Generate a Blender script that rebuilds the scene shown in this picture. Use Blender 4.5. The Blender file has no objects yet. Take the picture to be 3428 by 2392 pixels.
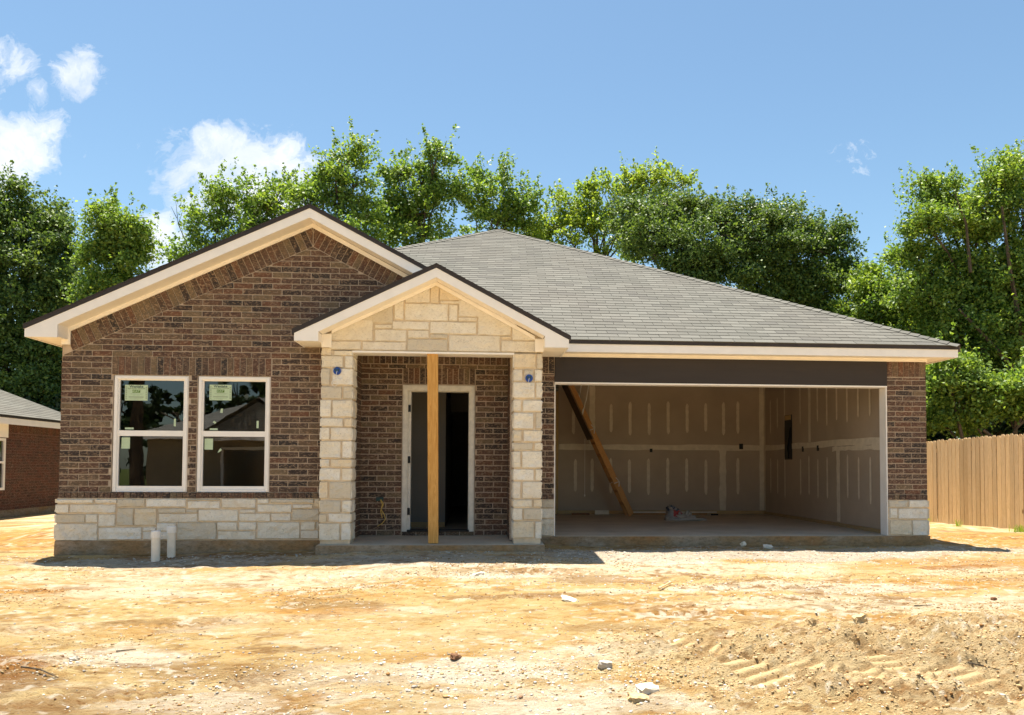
import bpy, math, random
import numpy as np
from mathutils import Matrix, Vector

# ------------------------------------------------------------------ camera
sc = bpy.context.scene
cam_d = bpy.data.cameras.new("camera")
cam = bpy.data.objects.new("camera", cam_d)
sc.collection.objects.link(cam)
cam_d.sensor_fit = 'HORIZONTAL'
cam_d.sensor_width = 36.0
cam_d.lens = 36.0 * 2800.0 / 3428.0
cam_d.shift_x = -0.02466
cam_d.shift_y = 0.07553
cam_d.clip_start = 0.05
cam_d.clip_end = 2000.0
cam.matrix_world = Matrix((
    (0.99716226, -0.00732633, -0.07492496, 0.0),
    (-0.07514788, -0.03742022, -0.99647003, 0.0),
    (0.00449676, 0.99927276, -0.03786459, 1.0),
    (0, 0, 0, 1)))
sc.camera = cam

# ------------------------------------------------------------------ exposure
sc.view_settings.view_transform = 'Standard'
sc.view_settings.look = 'None'
sc.view_settings.exposure = 1.48
sc.view_settings.gamma = 1.0
sc.cycles.max_bounces = 8
sc.cycles.diffuse_bounces = 5
sc.cycles.glossy_bounces = 3
sc.cycles.transmission_bounces = 6
sc.cycles.transparent_max_bounces = 8
sc.cycles.caustics_reflective = False
sc.cycles.caustics_refractive = False
sc.cycles.use_denoising = True

# ------------------------------------------------------------------ node helpers
class NT:
    def __init__(s, tree):
        s.t = tree; s.n = tree.nodes; s.l = tree.links
    def new(s, typ, **kw):
        nd = s.n.new(typ)
        for k, v in kw.items():
            if k.startswith('i_'):
                key = k[2:]
                key = int(key) if key.isdigit() else key.replace('_', ' ')
                nd.inputs[key].default_value = v
            else:
                setattr(nd, k, v)
        return nd
    def link(s, a, b):
        s.l.new(a, b)
    def math(s, op, a, b=None, clamp=False):
        nd = s.n.new('ShaderNodeMath'); nd.operation = op; nd.use_clamp = clamp
        for i, x in enumerate((a, b)):
            if x is None: continue
            if isinstance(x, (int, float)): nd.inputs[i].default_value = x
            else: s.l.new(x, nd.inputs[i])
        return nd.outputs[0]
    def ramp(s, fac, stops, interp='LINEAR'):
        nd = s.n.new('ShaderNodeValToRGB')
        cr = nd.color_ramp; cr.interpolation = interp
        while len(cr.elements) > 1: cr.elements.remove(cr.elements[-1])
        for i, (p, c) in enumerate(stops):
            e = cr.elements[0] if i == 0 else cr.elements.new(p)
            e.position = p
            if isinstance(c, (int, float)): c = (c, c, c)
            e.color = tuple(c) + (1,)
        s.l.new(fac, nd.inputs[0])
        return nd.outputs[0]
    def mix(s, fac, a, b, blend='MIX'):
        nd = s.n.new('ShaderNodeMixRGB'); nd.blend_type = blend
        for i, x in enumerate((fac, a, b)):
            if isinstance(x, (int, float)):
                nd.inputs[i].default_value = x if i == 0 else (x, x, x, 1)
            elif isinstance(x, tuple): nd.inputs[i].default_value = x + (1,)
            else: s.l.new(x, nd.inputs[i])
        return nd.outputs[0]
    def noise(s, vec, scale, detail=4, rough=0.55, dim='3D'):
        nd = s.n.new('ShaderNodeTexNoise'); nd.noise_dimensions = dim
        nd.inputs['Scale'].default_value = scale
        nd.inputs['Detail'].default_value = detail
        nd.inputs['Roughness'].default_value = rough
        if vec is not None: s.l.new(vec, nd.inputs['Vector'])
        return nd.outputs['Fac']

# ------------------------------------------------------------------ world: sky with a few small clouds
SUN_EL = math.radians(79.0)
world = bpy.data.worlds.new("World"); sc.world = world
world.use_nodes = True
W = NT(world.node_tree)
W.n.clear()
sky = W.new('ShaderNodeTexSky', sky_type='NISHITA', sun_disc=False, sun_elevation=SUN_EL,
            sun_rotation=math.radians(-37), altitude=50.0, air_density=1.0, dust_density=0.7, ozone_density=1.3)
bg1 = W.new('ShaderNodeBackground', i_Strength=0.067)
W.link(W.mix(1.0, sky.outputs[0], (0.86, 0.98, 0.95), 'MULTIPLY'), bg1.inputs[0])
tc = W.new('ShaderNodeTexCoord')
sep = W.new('ShaderNodeSeparateXYZ'); W.link(tc.outputs['Generated'], sep.inputs[0])
yy = W.math('MAXIMUM', sep.outputs[1], 0.02)
px_ = W.math('DIVIDE', sep.outputs[0], yy); pz_ = W.math('DIVIDE', sep.outputs[2], yy)
cmb = W.new('ShaderNodeCombineXYZ'); W.link(px_, cmb.inputs[0]); W.link(pz_, cmb.inputs[1])
CLOUDS = [(-0.570, 0.362, 0.112, 0.056, 1.15), (-0.552, 0.462, 0.042, 0.036, .62), (-0.515, 0.434, 0.016, 0.026, .3),
          (-0.460, 0.457, 0.040, 0.029, .62), (-0.283, 0.342, 0.100, 0.068, 1.1), (0.499, 0.388, 0.024, 0.015, .12),
          (-0.373, 0.259, 0.045, 0.045, 1.0), (-0.371, 0.326, 0.014, 0.010, .35), (-0.22, 0.30, 0.06, 0.06, .9)]
tot = None
for (cx, cz, rx, rz, am) in CLOUDS:
    dx = W.math('DIVIDE', W.math('SUBTRACT', px_, cx), rx)
    dz = W.math('DIVIDE', W.math('SUBTRACT', pz_, cz), rz)
    r2 = W.math('ADD', W.math('MULTIPLY', dx, dx), W.math('MULTIPLY', dz, dz))
    f = W.math('MULTIPLY', W.math('SUBTRACT', 1.0, r2), am)
    f = W.math('MAXIMUM', f, -1.2)
    tot = f if tot is None else W.math('MAXIMUM', tot, f)
# domain warp for wispy edges
wn = W.new('ShaderNodeTexNoise', noise_dimensions='3D'); wn.inputs['Scale'].default_value = 11; wn.inputs['Detail'].default_value = 5
W.link(cmb.outputs[0], wn.inputs['Vector'])
wv = W.new('ShaderNodeVectorMath', operation='MULTIPLY_ADD')
W.link(wn.outputs['Color'], wv.inputs[0]); wv.inputs[1].default_value = (0.085, 0.085, 0.0); W.link(cmb.outputs[0], wv.inputs[2])
n1 = W.noise(wv.outputs[0], 15, 12, 0.66)
dens = W.math('ADD', W.math('MULTIPLY', tot, 1.0), W.math('MULTIPLY', W.math('SUBTRACT', n1, 0.512), 4.4))
mask = W.ramp(dens, [(-0.0, 0.0), (0.25, 0.28), (0.6, 0.72), (1.0, 0.96)], 'EASE')
isfront = W.math('GREATER_THAN', sep.outputs[1], 0.05)
mask = W.math('MULTIPLY', mask, isfront)
n2 = W.noise(wv.outputs[0], 9, 6, 0.55)
ccol = W.ramp(n2, [(0.3, (0.55, 0.66, 0.82)), (0.66, (0.95, 0.97, 1.0))])
bg2 = W.new('ShaderNodeBackground', i_Strength=0.44); W.link(ccol, bg2.inputs[0])
mx = W.new('ShaderNodeMixShader'); W.link(mask, mx.inputs[0]); W.link(bg1.outputs[0], mx.inputs[1]); W.link(bg2.outputs[0], mx.inputs[2])
wo = W.new('ShaderNodeOutputWorld'); W.link(mx.outputs[0], wo.inputs[0])

# ------------------------------------------------------------------ sun (high, slightly behind the house and to the left)
sd = bpy.data.lights.new("sun", 'SUN'); sd.energy = 4.8; sd.angle = math.radians(0.55); sd.color = (1.0, 0.935, 0.82)
sun = bpy.data.objects.new("sun", sd); sc.collection.objects.link(sun)
SUNDIR = Vector((-0.13, 0.175, 1.0)).normalized()
sun.rotation_euler = SUNDIR.to_track_quat('Z', 'Y').to_euler()
sun.location = (-5, 8, 30)

# ------------------------------------------------------------------ mesh helpers
ORG = {}
def tag(o, label=None, cat=None, group=None, kind=None):
    if label: o['label'] = label
    if cat: o['category'] = cat
    if group: o['group'] = group
    if kind: o['kind'] = kind
    return o
def empty(name, loc, label, cat, group=None):
    o = bpy.data.objects.new(name, None); sc.collection.objects.link(o)
    o.location = loc; o.empty_display_size = 0.3
    ORG[o.name] = Vector(loc)
    return tag(o, label, cat, group)
def finish(name, me, mats, parent=None):
    o = bpy.data.objects.new(name, me); sc.collection.objects.link(o)
    for m in (mats if isinstance(mats, (list, tuple)) else [mats]): me.materials.append(m)
    if parent is not None:
        o.parent = parent
        off = ORG.get(parent.name, Vector((0, 0, 0)))
        if off.length > 0: me.transform(Matrix.Translation(-off))
        ORG[o.name] = off
    else:
        ORG[o.name] = Vector((0, 0, 0))
    return o

class MB:
    def __init__(s): s.v = []; s.f = []; s.m = []
    def face(s, pts, m=0):
        n = len(s.v); s.v += [tuple(p) for p in pts]; s.f.append(tuple(range(n, n + len(pts)))); s.m.append(m)
    def box(s, x0, x1, y0, y1, z0, z1, m=0):
        s.hexa([(x0, y0, z0), (x1, y0, z0), (x1, y1, z0), (x0, y1, z0), (x0, y0, z1), (x1, y0, z1), (x1, y1, z1), (x0, y1, z1)], m)
    def hexa(s, p, m=0):
        n = len(s.v); s.v += [tuple(q) for q in p]
        for f in ((0, 3, 2, 1), (4, 5, 6, 7), (0, 1, 5, 4), (1, 2, 6, 5), (2, 3, 7, 6), (3, 0, 4, 7)):
            s.f.append(tuple(n + i for i in f)); s.m.append(m)
    def prism(s, poly, M, d0, d1, m=0):
        """poly: ccw list of (u,w); M(u,w,d)->xyz, d grows outwards"""
        k = len(poly); n = len(s.v)
        s.v += [tuple(M(u, w, d1)) for u, w in poly] + [tuple(M(u, w, d0)) for u, w in poly]
        s.f.append(tuple(range(n, n + k))); s.m.append(m)
        s.f.append(tuple(range(n + 2 * k - 1, n + k - 1, -1))); s.m.append(m)
        for i in range(k):
            j = (i + 1) % k
            s.f.append((n + i, n + k + i, n + k + j, n + j)); s.m.append(m)
    def beam(s, a, b, w, h, up=(0, 0, 1), m=0):
        a = Vector(a); b = Vector(b); d = (b - a).normalized(); up = Vector(up)
        side = d.cross(up).normalized(); u2 = side.cross(d).normalized()
        P = []
        for q in (a, b):
            for (i, j) in ((-1, -1), (1, -1), (1, 1), (-1, 1)):
                P.append(q + side * (i * w / 2) + u2 * (j * h / 2))
        n = len(s.v); s.v += [tuple(q) for q in P]
        for f in ((0, 1, 2, 3), (7, 6, 5, 4), (0, 4, 5, 1), (1, 5, 6, 2), (2, 6, 7, 3), (3, 7, 4, 0)):
            s.f.append(tuple(n + i for i in f)); s.m.append(m)
    def tube(s, pts, rad, n=8, m=0, cap=True):
        pts = [Vector(p) for p in pts]
        if isinstance(rad, (int, float)): rad = [rad] * len(pts)
        base = len(s.v); prev = None
        for i, p in enumerate(pts):
            d = (pts[min(i + 1, len(pts) - 1)] - pts[max(i - 1, 0)])
            d = d.normalized() if d.length > 1e-9 else Vector((0, 0, 1))
            a = prev if prev is not None else (Vector((1, 0, 0)) if abs(d.x) < .9 else Vector((0, 1, 0)))
            a = (a - d * a.dot(d)).normalized(); b = d.cross(a); prev = a
            for k in range(n):
                t = 2 * math.pi * k / n
                s.v.append(tuple(p + (a * math.cos(t) + b * math.sin(t)) * rad[i]))
        for i in range(len(pts) - 1):
            for k in range(n):
                s.f.append((base + i * n + k, base + i * n + (k + 1) % n, base + (i + 1) * n + (k + 1) % n, base + (i + 1) * n + k)); s.m.append(m)
        if cap:
            s.f.append(tuple(base + k for k in range(n - 1, -1, -1))); s.m.append(m)
            s.f.append(tuple(base + (len(pts) - 1) * n + k for k in range(n))); s.m.append(m)
    def build(s, name, mats, parent=None, smooth=False):
        me = bpy.data.meshes.new(name)
        me.from_pydata(s.v, [], s.f)
        o = finish(name, me, mats, parent)
        me.polygons.foreach_set('material_index', s.m)
        if smooth: me.polygons.foreach_set('use_smooth', [True] * len(s.f))
        me.update()
        return o

def np_mesh(name, V, F, mats, parent=None, smooth=False, mi=None):
    me = bpy.data.meshes.new(name)
    k = F.shape[1]
    me.vertices.add(len(V)); me.vertices.foreach_set('co', V.astype(np.float32).ravel())
    me.loops.add(F.size); me.loops.foreach_set('vertex_index', F.astype(np.int32).ravel())
    me.polygons.add(len(F))
    me.polygons.foreach_set('loop_start', np.arange(0, F.size, k, dtype=np.int32))
    me.polygons.foreach_set('loop_total', np.full(len(F), k, dtype=np.int32))
    me.update(calc_edges=True)
    o = finish(name, me, mats, parent)
    if mi is not None: me.polygons.foreach_set('material_index', mi.astype(np.int32))
    if smooth: me.polygons.foreach_set('use_smooth', np.ones(len(F), dtype=bool))
    me.update()
    return o

def clip(poly, cx):
    """clip polygon (list of (u,w)) by convex ccw polygon cx"""
    out = poly
    for i in range(len(cx)):
        ax, ay = cx[i]; bx, by = cx[(i + 1) % len(cx)]
        inp = out; out = []
        if not inp: return []
        def side(p): return (bx - ax) * (p[1] - ay) - (by - ay) * (p[0] - ax)
        for j in range(len(inp)):
            p, q = inp[j], inp[(j + 1) % len(inp)]
            sp, sq = side(p), side(q)
            if sp >= 0: out.append(p)
            if (sp >= 0) != (sq >= 0):
                t = sp / (sp - sq); out.append((p[0] + (q[0] - p[0]) * t, p[1] + (q[1] - p[1]) * t))
    return out
def area(p):
    return 0.5 * sum(p[i][0] * p[(i + 1) % len(p)][1] - p[(i + 1) % len(p)][0] * p[i][1] for i in range(len(p)))
def F(Y): return lambda u, w, d: (u, Y - d, w)           # faces the camera (-Y)
def SL(X): return lambda u, w, d: (X - d, -u, w)          # faces -X, u = -y
def SR(X): return lambda u, w, d: (X + d, u, w)           # faces +X, u = y

# ------------------------------------------------------------------ value noise for terrain
_G = {}
def vnoise(x, y, seed):
    n = 256
    if seed not in _G: _G[seed] = np.random.RandomState(seed).rand(n, n)
    g = _G[seed]
    xi = np.floor(x).astype(int); yi = np.floor(y).astype(int)
    fx = x - xi; fy = y - yi
    fx = fx * fx * (3 - 2 * fx); fy = fy * fy * (3 - 2 * fy)
    a = g[xi % n, yi % n]; b = g[(xi + 1) % n, yi % n]; c = g[xi % n, (yi + 1) % n]; d = g[(xi + 1) % n, (yi + 1) % n]
    return (a * (1 - fx) + b * fx) * (1 - fy) + (c * (1 - fx) + d * fx) * fy
def fbm(x, y, s, seed, octv=4, gain=0.5, ax=1.0):
    t = 0; am = 1; tt = 0
    for o in range(octv):
        t = t + am * vnoise(x / s / ax + 17.3 * o, y / s + 9.1 * o, seed + o); tt += am; am *= gain; s = s * 0.5
    return t / tt

# ------------------------------------------------------------------ materials
def mat(name, rough=0.8, spec=0.3):
    m = bpy.data.materials.new(name); m.use_nodes = True
    N = NT(m.node_tree); bs = N.n['Principled BSDF']
    bs.inputs['Roughness'].default_value = rough
    bs.inputs['Specular IOR Level'].default_value = spec
    return m, N, bs
def objco(N):
    g = N.new('ShaderNodeNewGeometry'); return g.outputs['Position'], g.outputs['Random Per Island']
def scaled(N, vec, s):
    nd = N.new('ShaderNodeVectorMath', operation='MULTIPLY'); N.link(vec, nd.inputs[0]); nd.inputs[1].default_value = s
    return nd.outputs[0]
def bump(N, bs, h, strength=0.3, dist=0.01):
    b = N.new('ShaderNodeBump'); b.inputs['Strength'].default_value = strength; b.inputs['Distance'].default_value = dist
    N.link(h, b.inputs['Height']); N.link(b.outputs[0], bs.inputs['Normal'])
MT = {}
def simple(name, col, rough=0.7, var=0.12, scale=6.0, bs_=0.15, bd=0.004, spec=0.3, stretch=(1, 1, 1)):
    m, N, bs = mat(name, rough, spec)
    P, isl = objco(N); v = scaled(N, P, stretch)
    n = N.noise(v, scale, 6, 0.6)
    dark = tuple(c * (1 - var) for c in col); lite = tuple(min(1, c * (1 + var)) for c in col)
    c = N.ramp(n, [(0.3, dark), (0.7, lite)])
    N.link(c, bs.inputs['Base Color'])
    n2 = N.noise(v, scale * 12, 3, 0.6)
    bump(N, bs, n2, bs_, bd)
    MT[name] = m; return m

def brick_mat(name, ramp, tintmul=1.0):
    m, N, bs = mat(name, 0.88, 0.2)
    P, isl = objco(N)
    k = tintmul
    c = N.ramp(isl, [(p, tuple(x * k for x in cc)) for p, cc in ramp], 'CONSTANT')
    n1 = N.noise(P, 16, 5, 0.65)
    c = N.mix(N.ramp(n1, [(0.35, 0.0), (0.7, 1.0)]), c, N.mix(1.0, c, (1.55, 1.35, 1.2), 'MULTIPLY'))
    # rubbed pale slurry marks
    n2 = N.noise(scaled(N, P, (1, 1, 2.2)), 30, 4, 0.7)
    sl = N.ramp(n2, [(0.51, 0.0), (0.60, 0.95)])
    n4 = N.noise(P, 1.6, 3, 0.6)
    sl = N.math('MULTIPLY', sl, N.ramp(n4, [(0.3, 0.5), (0.7, 1.0)]))
    c = N.mix(sl, c, (0.30 * k, 0.21 * k, 0.14 * k))
    n3 = N.noise(P, 120, 3, 0.6)
    c = N.mix(N.ramp(n3, [(0.4, 0.0), (0.9, 0.5)]), c, (0.02, 0.014, 0.012))
    N.link(c, bs.inputs['Base Color'])
    bump(N, bs, N.mix(0.5, n3, n2), 0.5, 0.004)
    MT[name] = m
BR = [(0.0, (0.032, 0.024, 0.025)), (0.10, (0.068, 0.042, 0.036)), (0.28, (0.080, 0.046, 0.037)), (0.42, (0.055, 0.037, 0.033)),
      (0.55, (0.090, 0.062, 0.047)), (0.66, (0.068, 0.037, 0.031)), (0.76, (0.110, 0.081, 0.058)), (0.86, (0.027, 0.023, 0.025)), (0.92, (0.092, 0.046, 0.034))]
brick_mat('brick', [(p, (c[0] * 0.97, c[1] * 1.02, c[2] * 0.93)) for p, c in BR], 1.28)
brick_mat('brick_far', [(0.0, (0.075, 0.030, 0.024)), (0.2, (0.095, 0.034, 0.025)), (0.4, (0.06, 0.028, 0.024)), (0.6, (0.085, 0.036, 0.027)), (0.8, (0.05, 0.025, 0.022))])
simple('mortar', (0.47, 0.375, 0.285), 0.95, 0.22, 8, 0.6, 0.004, 0.1)
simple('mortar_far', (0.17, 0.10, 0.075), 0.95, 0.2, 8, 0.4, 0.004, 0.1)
simple('stone_mortar', (0.66, 0.54, 0.39), 0.95, 0.18, 7, 0.6, 0.004, 0.1)

# limestone
m, N, bs = mat('limestone', 0.85, 0.25)
P, isl = objco(N)
c = N.ramp(isl, [(0.0, (0.80, 0.73, 0.60)), (0.2, (0.84, 0.78, 0.66)), (0.4, (0.64, 0.57, 0.45)), (0.55, (0.86, 0.81, 0.71)), (0.7, (0.81, 0.74, 0.62)), (0.85, (0.78, 0.66, 0.48))], 'CONSTANT')
n1 = N.noise(P, 9, 6, 0.65)
c = N.mix(N.ramp(n1, [(0.35, 0.35), (0.62, 0.0)]), c, (0.62, 0.52, 0.37))
n5 = N.noise(P, 3.1, 3, 0.5)
c = N.mix(N.ramp(n5, [(0.68, 0.0), (0.8, 0.6)]), c, (0.50, 0.33, 0.12))
n2 = N.noise(scaled(N, P, (1, 1, 1.6)), 38, 6, 0.7)
c = N.mix(N.ramp(n2, [(0.30, 0.55), (0.46, 0.0)]), c, (0.34, 0.28, 0.2))
n6 = N.noise(P, 70, 2, 0.5)
c = N.mix(N.ramp(n6, [(0.24, 0.85), (0.29, 0.0)]), c, (0.12, 0.09, 0.06))
N.link(c, bs.inputs['Base Color'])
bump(N, bs, n2, 0.75, 0.012)
MT['limestone'] = m

simple('trim_paint', (0.90, 0.86, 0.81), 0.55, 0.04, 5, 0.12, 0.002, 0.35)
simple('frieze_paint', (0.90, 0.84, 0.75), 0.55, 0.05, 5, 0.12, 0.002, 0.35)
simple('window_vinyl', (0.90, 0.86, 0.81), 0.4, 0.04, 4, 0.05, 0.001, 0.4)
simple('door_primer', (0.72, 0.68, 0.60), 0.6, 0.12, 14, 0.15, 0.002)
simple('drip_edge', (0.035, 0.026, 0.022), 0.55, 0.2, 10, 0.1, 0.002, 0.4)
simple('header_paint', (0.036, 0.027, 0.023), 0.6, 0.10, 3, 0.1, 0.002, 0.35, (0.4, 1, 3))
simple('black_metal', (0.012, 0.012, 0.013), 0.45, 0.2, 20)
simple('galvanised', (0.62, 0.60, 0.55), 0.5, 0.1, 20)
simple('blue_plastic', (0.01, 0.06, 0.32), 0.4, 0.2, 20, 0.1, 0.002, 0.5)
simple('pvc', (0.74, 0.68, 0.57), 0.45, 0.08, 12, 0.1, 0.002, 0.4)
simple('pvc_cap', (0.80, 0.76, 0.70), 0.45, 0.05, 12, 0.1, 0.002, 0.4)
simple('cable_yellow', (0.75, 0.52, 0.14), 0.5, 0.1, 20)
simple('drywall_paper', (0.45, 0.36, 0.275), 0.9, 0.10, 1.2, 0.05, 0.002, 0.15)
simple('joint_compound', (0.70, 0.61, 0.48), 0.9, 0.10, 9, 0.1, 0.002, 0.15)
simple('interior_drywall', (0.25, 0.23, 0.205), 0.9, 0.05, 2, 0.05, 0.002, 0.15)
simple('plastic_sheet', (0.36, 0.32, 0.27), 0.35, 0.15, 12, 0.2, 0.01, 0.4)
simple('white_debris', (0.68, 0.61, 0.49), 0.8, 0.12, 18, 0.5, 0.01)
simple('grey_debris', (0.45, 0.40, 0.33), 0.9, 0.2, 18, 0.5, 0.01)
simple('brown_debris', (0.20, 0.10, 0.05), 0.9, 0.2, 18, 0.5, 0.01)
simple('bark', (0.11, 0.085, 0.06), 0.95, 0.4, 9, 0.9, 0.03, 0.1, (1, 1, 0.25))
simple('paper_sticker', (0.50, 0.62, 0.42), 0.6, 0.06, 30, 0.02, 0.001)
simple('ink_dark', (0.03, 0.07, 0.07), 0.6, 0.05, 30, 0.02, 0.001)
simple('ink_olive', (0.15, 0.20, 0.08), 0.6, 0.05, 30, 0.02, 0.001)
simple('ink_green', (0.10, 0.20, 0.02), 0.6, 0.05, 30, 0.02, 0.001)
simple('ink_grey', (0.32, 0.40, 0.26), 0.6, 0.05, 30, 0.02, 0.001)

# lumber
def wood(name, a, b, knot, ax=(9, 9, 0.55), rough=0.75):
    m, N, bs = mat(name, rough, 0.25)
    P, isl = objco(N)
    isl = N.math('FRACT', N.math('ADD', isl, N.math('MULTIPLY', N.new('ShaderNodeObjectInfo').outputs['Random'], 7.3)))
    off = N.new('ShaderNodeVectorMath', operation='ADD'); N.link(scaled(N, P, ax), off.inputs[0])
    cb = N.new('ShaderNodeCombineXYZ')
    i13 = N.math('MULTIPLY', isl, 37.0); N.link(i13, cb.inputs[0]); N.link(i13, cb.inputs[2]); N.link(cb.outputs[0], off.inputs[1])
    n = N.new('ShaderNodeTexNoise'); n.inputs['Scale'].default_value = 2.2; n.inputs['Detail'].default_value = 6; n.inputs['Distortion'].default_value = 1.4
    N.link(off.outputs[0], n.inputs['Vector'])
    rings = N.math('FRACT', N.math('MULTIPLY', n.outputs['Fac'], 7.0))
    c = N.ramp(rings, [(0.0, a), (0.6, b), (1.0, a)])
    c = N.mix(0.3, c, N.ramp(n.outputs['Fac'], [(0.3, a), (0.7, b)]))
    tint = N.ramp(isl, [(0.0, (0.78, 0.75, 0.70)), (0.5, (1, 1, 1)), (1.0, (1.18, 1.16, 1.1))])
    c = N.mix(1.0, c, tint, 'MULTIPLY')
    kn = N.noise(scaled(N, off.outputs[0], (0.5, 0.5, 3.2)), 1.4, 2, 0.4)
    c = N.mix(N.ramp(kn, [(0.20, 0.9), (0.26, 0.0)]), c, knot)
    N.link(c, bs.inputs['Base Color']); bump(N, bs, rings, 0.12, 0.002)
    MT[name] = m
wood('post_wood', (0.60, 0.29, 0.065), (0.86, 0.50, 0.16), (0.14, 0.05, 0.015))
wood('fence_wood', (0.54, 0.385, 0.20), (0.72, 0.54, 0.32), (0.2, 0.09, 0.03), (14, 14, 0.6))
wood('ladder_wood', (0.40, 0.19, 0.06), (0.52, 0.27, 0.10), (0.16, 0.07, 0.02), (6, 9, 3))
wood('sill_wood', (0.40, 0.27, 0.13), (0.5, 0.35, 0.18), (0.2, 0.1, 0.04), (0.8, 0.8, 9))
wood('panel_wood', (0.13, 0.085, 0.045), (0.17, 0.115, 0.06), (0.08, 0.05, 0.02), (1, 2, 3))

# concrete
m, N, bs = mat('concrete', 0.9, 0.2)
P, isl = objco(N)
n1 = N.noise(P, 1.3, 6, 0.6); n2 = N.noise(P, 30, 5, 0.65)
c = N.ramp(n1, [(0.3, (0.40, 0.34, 0.25)), (0.7, (0.56, 0.48, 0.36))])
c = N.mix(N.ramp(n2, [(0.3, 0.3), (0.6, 0.0)]), c, (0.25, 0.22, 0.18))
N.link(c, bs.inputs['Base Color']); bump(N, bs, n2, 0.3, 0.004); MT['concrete'] = m
m, N, bs = mat('slab_edge', 0.92, 0.2)
P, isl = objco(N)
n1 = N.noise(scaled(N, P, (1, 1, 1.5)), 1.1, 5, 0.65); n2 = N.noise(scaled(N, P, (1, 1, 2)), 14, 6, 0.7)
c = N.ramp(n1, [(0.25, (0.38, 0.17, 0.06)), (0.42, (0.36, 0.215, 0.10)), (0.52, (0.32, 0.225, 0.135)), (0.68, (0.42, 0.335, 0.25))])
c = N.mix(N.ramp(n2, [(0.36, 0.55), (0.55, 0.0)]), c, (0.12, 0.085, 0.04))
c = N.mix(N.ramp(n2, [(0.62, 0.0), (0.72, 0.6)]), c, (0.50, 0.46, 0.38))
N.link(c, bs.inputs['Base Color']); bump(N, bs, n2, 0.5, 0.01); MT['slab_edge'] = m

# shingles: real overlapping tabs use 'shingle'; unseen slopes use 'shingle_sheet'
m, N, bs = mat('shingle', 0.95, 0.15)
P, isl = objco(N)
c = N.ramp(isl, [(0.0, (0.122, 0.118, 0.102)), (0.25, (0.146, 0.141, 0.123)), (0.5, (0.132, 0.128, 0.111)), (0.75, (0.160, 0.155, 0.135)), (0.9, (0.110, 0.106, 0.094))], 'CONSTANT')
n1 = N.noise(P, 160, 3, 0.7); n0 = N.noise(P, 0.7, 4, 0.6)
c = N.mix(N.ramp(n1, [(0.35, 0.5), (0.6, 0.0)]), c, (0.10, 0.098, 0.09))
c = N.mix(N.ramp(n0, [(0.35, 0.25), (0.65, 0.0)]), c, (0.16, 0.14, 0.12))
N.link(c, bs.inputs['Base Color']); bump(N, bs, n1, 0.5, 0.003); MT['shingle'] = m
m, N, bs = mat('shingle_sheet', 0.95, 0.15)
P, isl = objco(N)
br = N.new('ShaderNodeTexBrick'); br.offset = 0.5
br.inputs['Color1'].default_value = (0.24, 0.235, 0.215, 1); br.inputs['Color2'].default_value = (0.29, 0.285, 0.26, 1)
br.inputs['Mortar'].default_value = (0.05, 0.045, 0.04, 1); br.inputs['Scale'].default_value = 1.0
br.inputs['Mortar Size'].default_value = 0.006; br.inputs['Brick Width'].default_value = 0.33; br.inputs['Row Height'].default_value = 0.065
sp = N.new('ShaderNodeSeparateXYZ'); N.link(P, sp.inputs[0])
cb = N.new('ShaderNodeCombineXYZ'); N.link(N.math('ADD', sp.outputs[0], sp.outputs[1]), cb.inputs[0]); N.link(sp.outputs[2], cb.inputs[1])
N.link(cb.outputs[0], br.inputs['Vector'])
N.link(br.outputs['Color'], bs.inputs['Base Color']); MT['shingle_sheet'] = m

# window glass: a thin sheet, clear with a surface reflection
m = bpy.data.materials.new('glass'); m.use_nodes = True; N = NT(m.node_tree); N.n.clear()
tr = N.new('ShaderNodeBsdfTransparent'); tr.inputs[0].default_value = (0.35, 0.40, 0.38, 1)
gl = N.new('ShaderNodeBsdfGlossy'); gl.inputs['Roughness'].default_value = 0.0; gl.inputs[0].default_value = (1, 1, 1, 1)
fr = N.new('ShaderNodeFresnel'); fr.inputs[0].default_value = 1.65
mxs = N.new('ShaderNodeMixShader'); N.link(N.math('MULTIPLY', fr.outputs[0], 1.5), mxs.inputs[0]); N.link(tr.outputs[0], mxs.inputs[1]); N.link(gl.outputs[0], mxs.inputs[2])
P = N.new('ShaderNodeNewGeometry').outputs['Position']
gn = N.noise(P, 1.6, 2, 0.4); gb = N.new('ShaderNodeBump', i_Strength=0.25, i_Distance=0.004); N.link(gn, gb.inputs['Height']); N.link(gb.outputs[0], gl.inputs['Normal'])
o_ = N.new('ShaderNodeOutputMaterial'); N.link(mxs.outputs[0], o_.inputs[0]); MT['glass'] = m

# soil: large patches come from a painted colour layer of the lot itself, fine grain from noise
m, N, bs = mat('soil', 0.97, 0.08)
P, isl = objco(N)
at = N.new('ShaderNodeAttribute', attribute_name='soil')
c = at.outputs['Color']
g1 = N.noise(scaled(N, P, (0.8, 1.7, 1.0)), 6, 9, 0.72)
g4 = N.noise(scaled(N, P, (0.7, 1.9, 1.0)), 17, 8, 0.75)
g2 = N.noise(scaled(N, P, (1.0, 1.4, 1.0)), 42, 7, 0.78)
g3 = N.noise(P, 130, 4, 0.7)
c = N.mix(N.ramp(g1, [(0.38, 0.6), (0.50, 0.0)]), c, N.mix(1.0, c, (0.72, 0.55, 0.38), 'MULTIPLY'))
c = N.mix(N.ramp(g1, [(0.56, 0.0), (0.68, 0.55)]), c, (0.70, 0.60, 0.43))
c = N.mix(N.ramp(g4, [(0.34, 0.85), (0.44, 0.0)]), c, N.mix(1.0, c, (0.50, 0.34, 0.21), 'MULTIPLY'))
c = N.mix(N.ramp(g4, [(0.60, 0.0), (0.70, 0.5)]), c, (0.76, 0.68, 0.52))
c = N.mix(N.ramp(g2, [(0.32, 0.9), (0.41, 0.0)]), c, N.mix(1.0, c, (0.34, 0.21, 0.12), 'MULTIPLY'))
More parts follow.
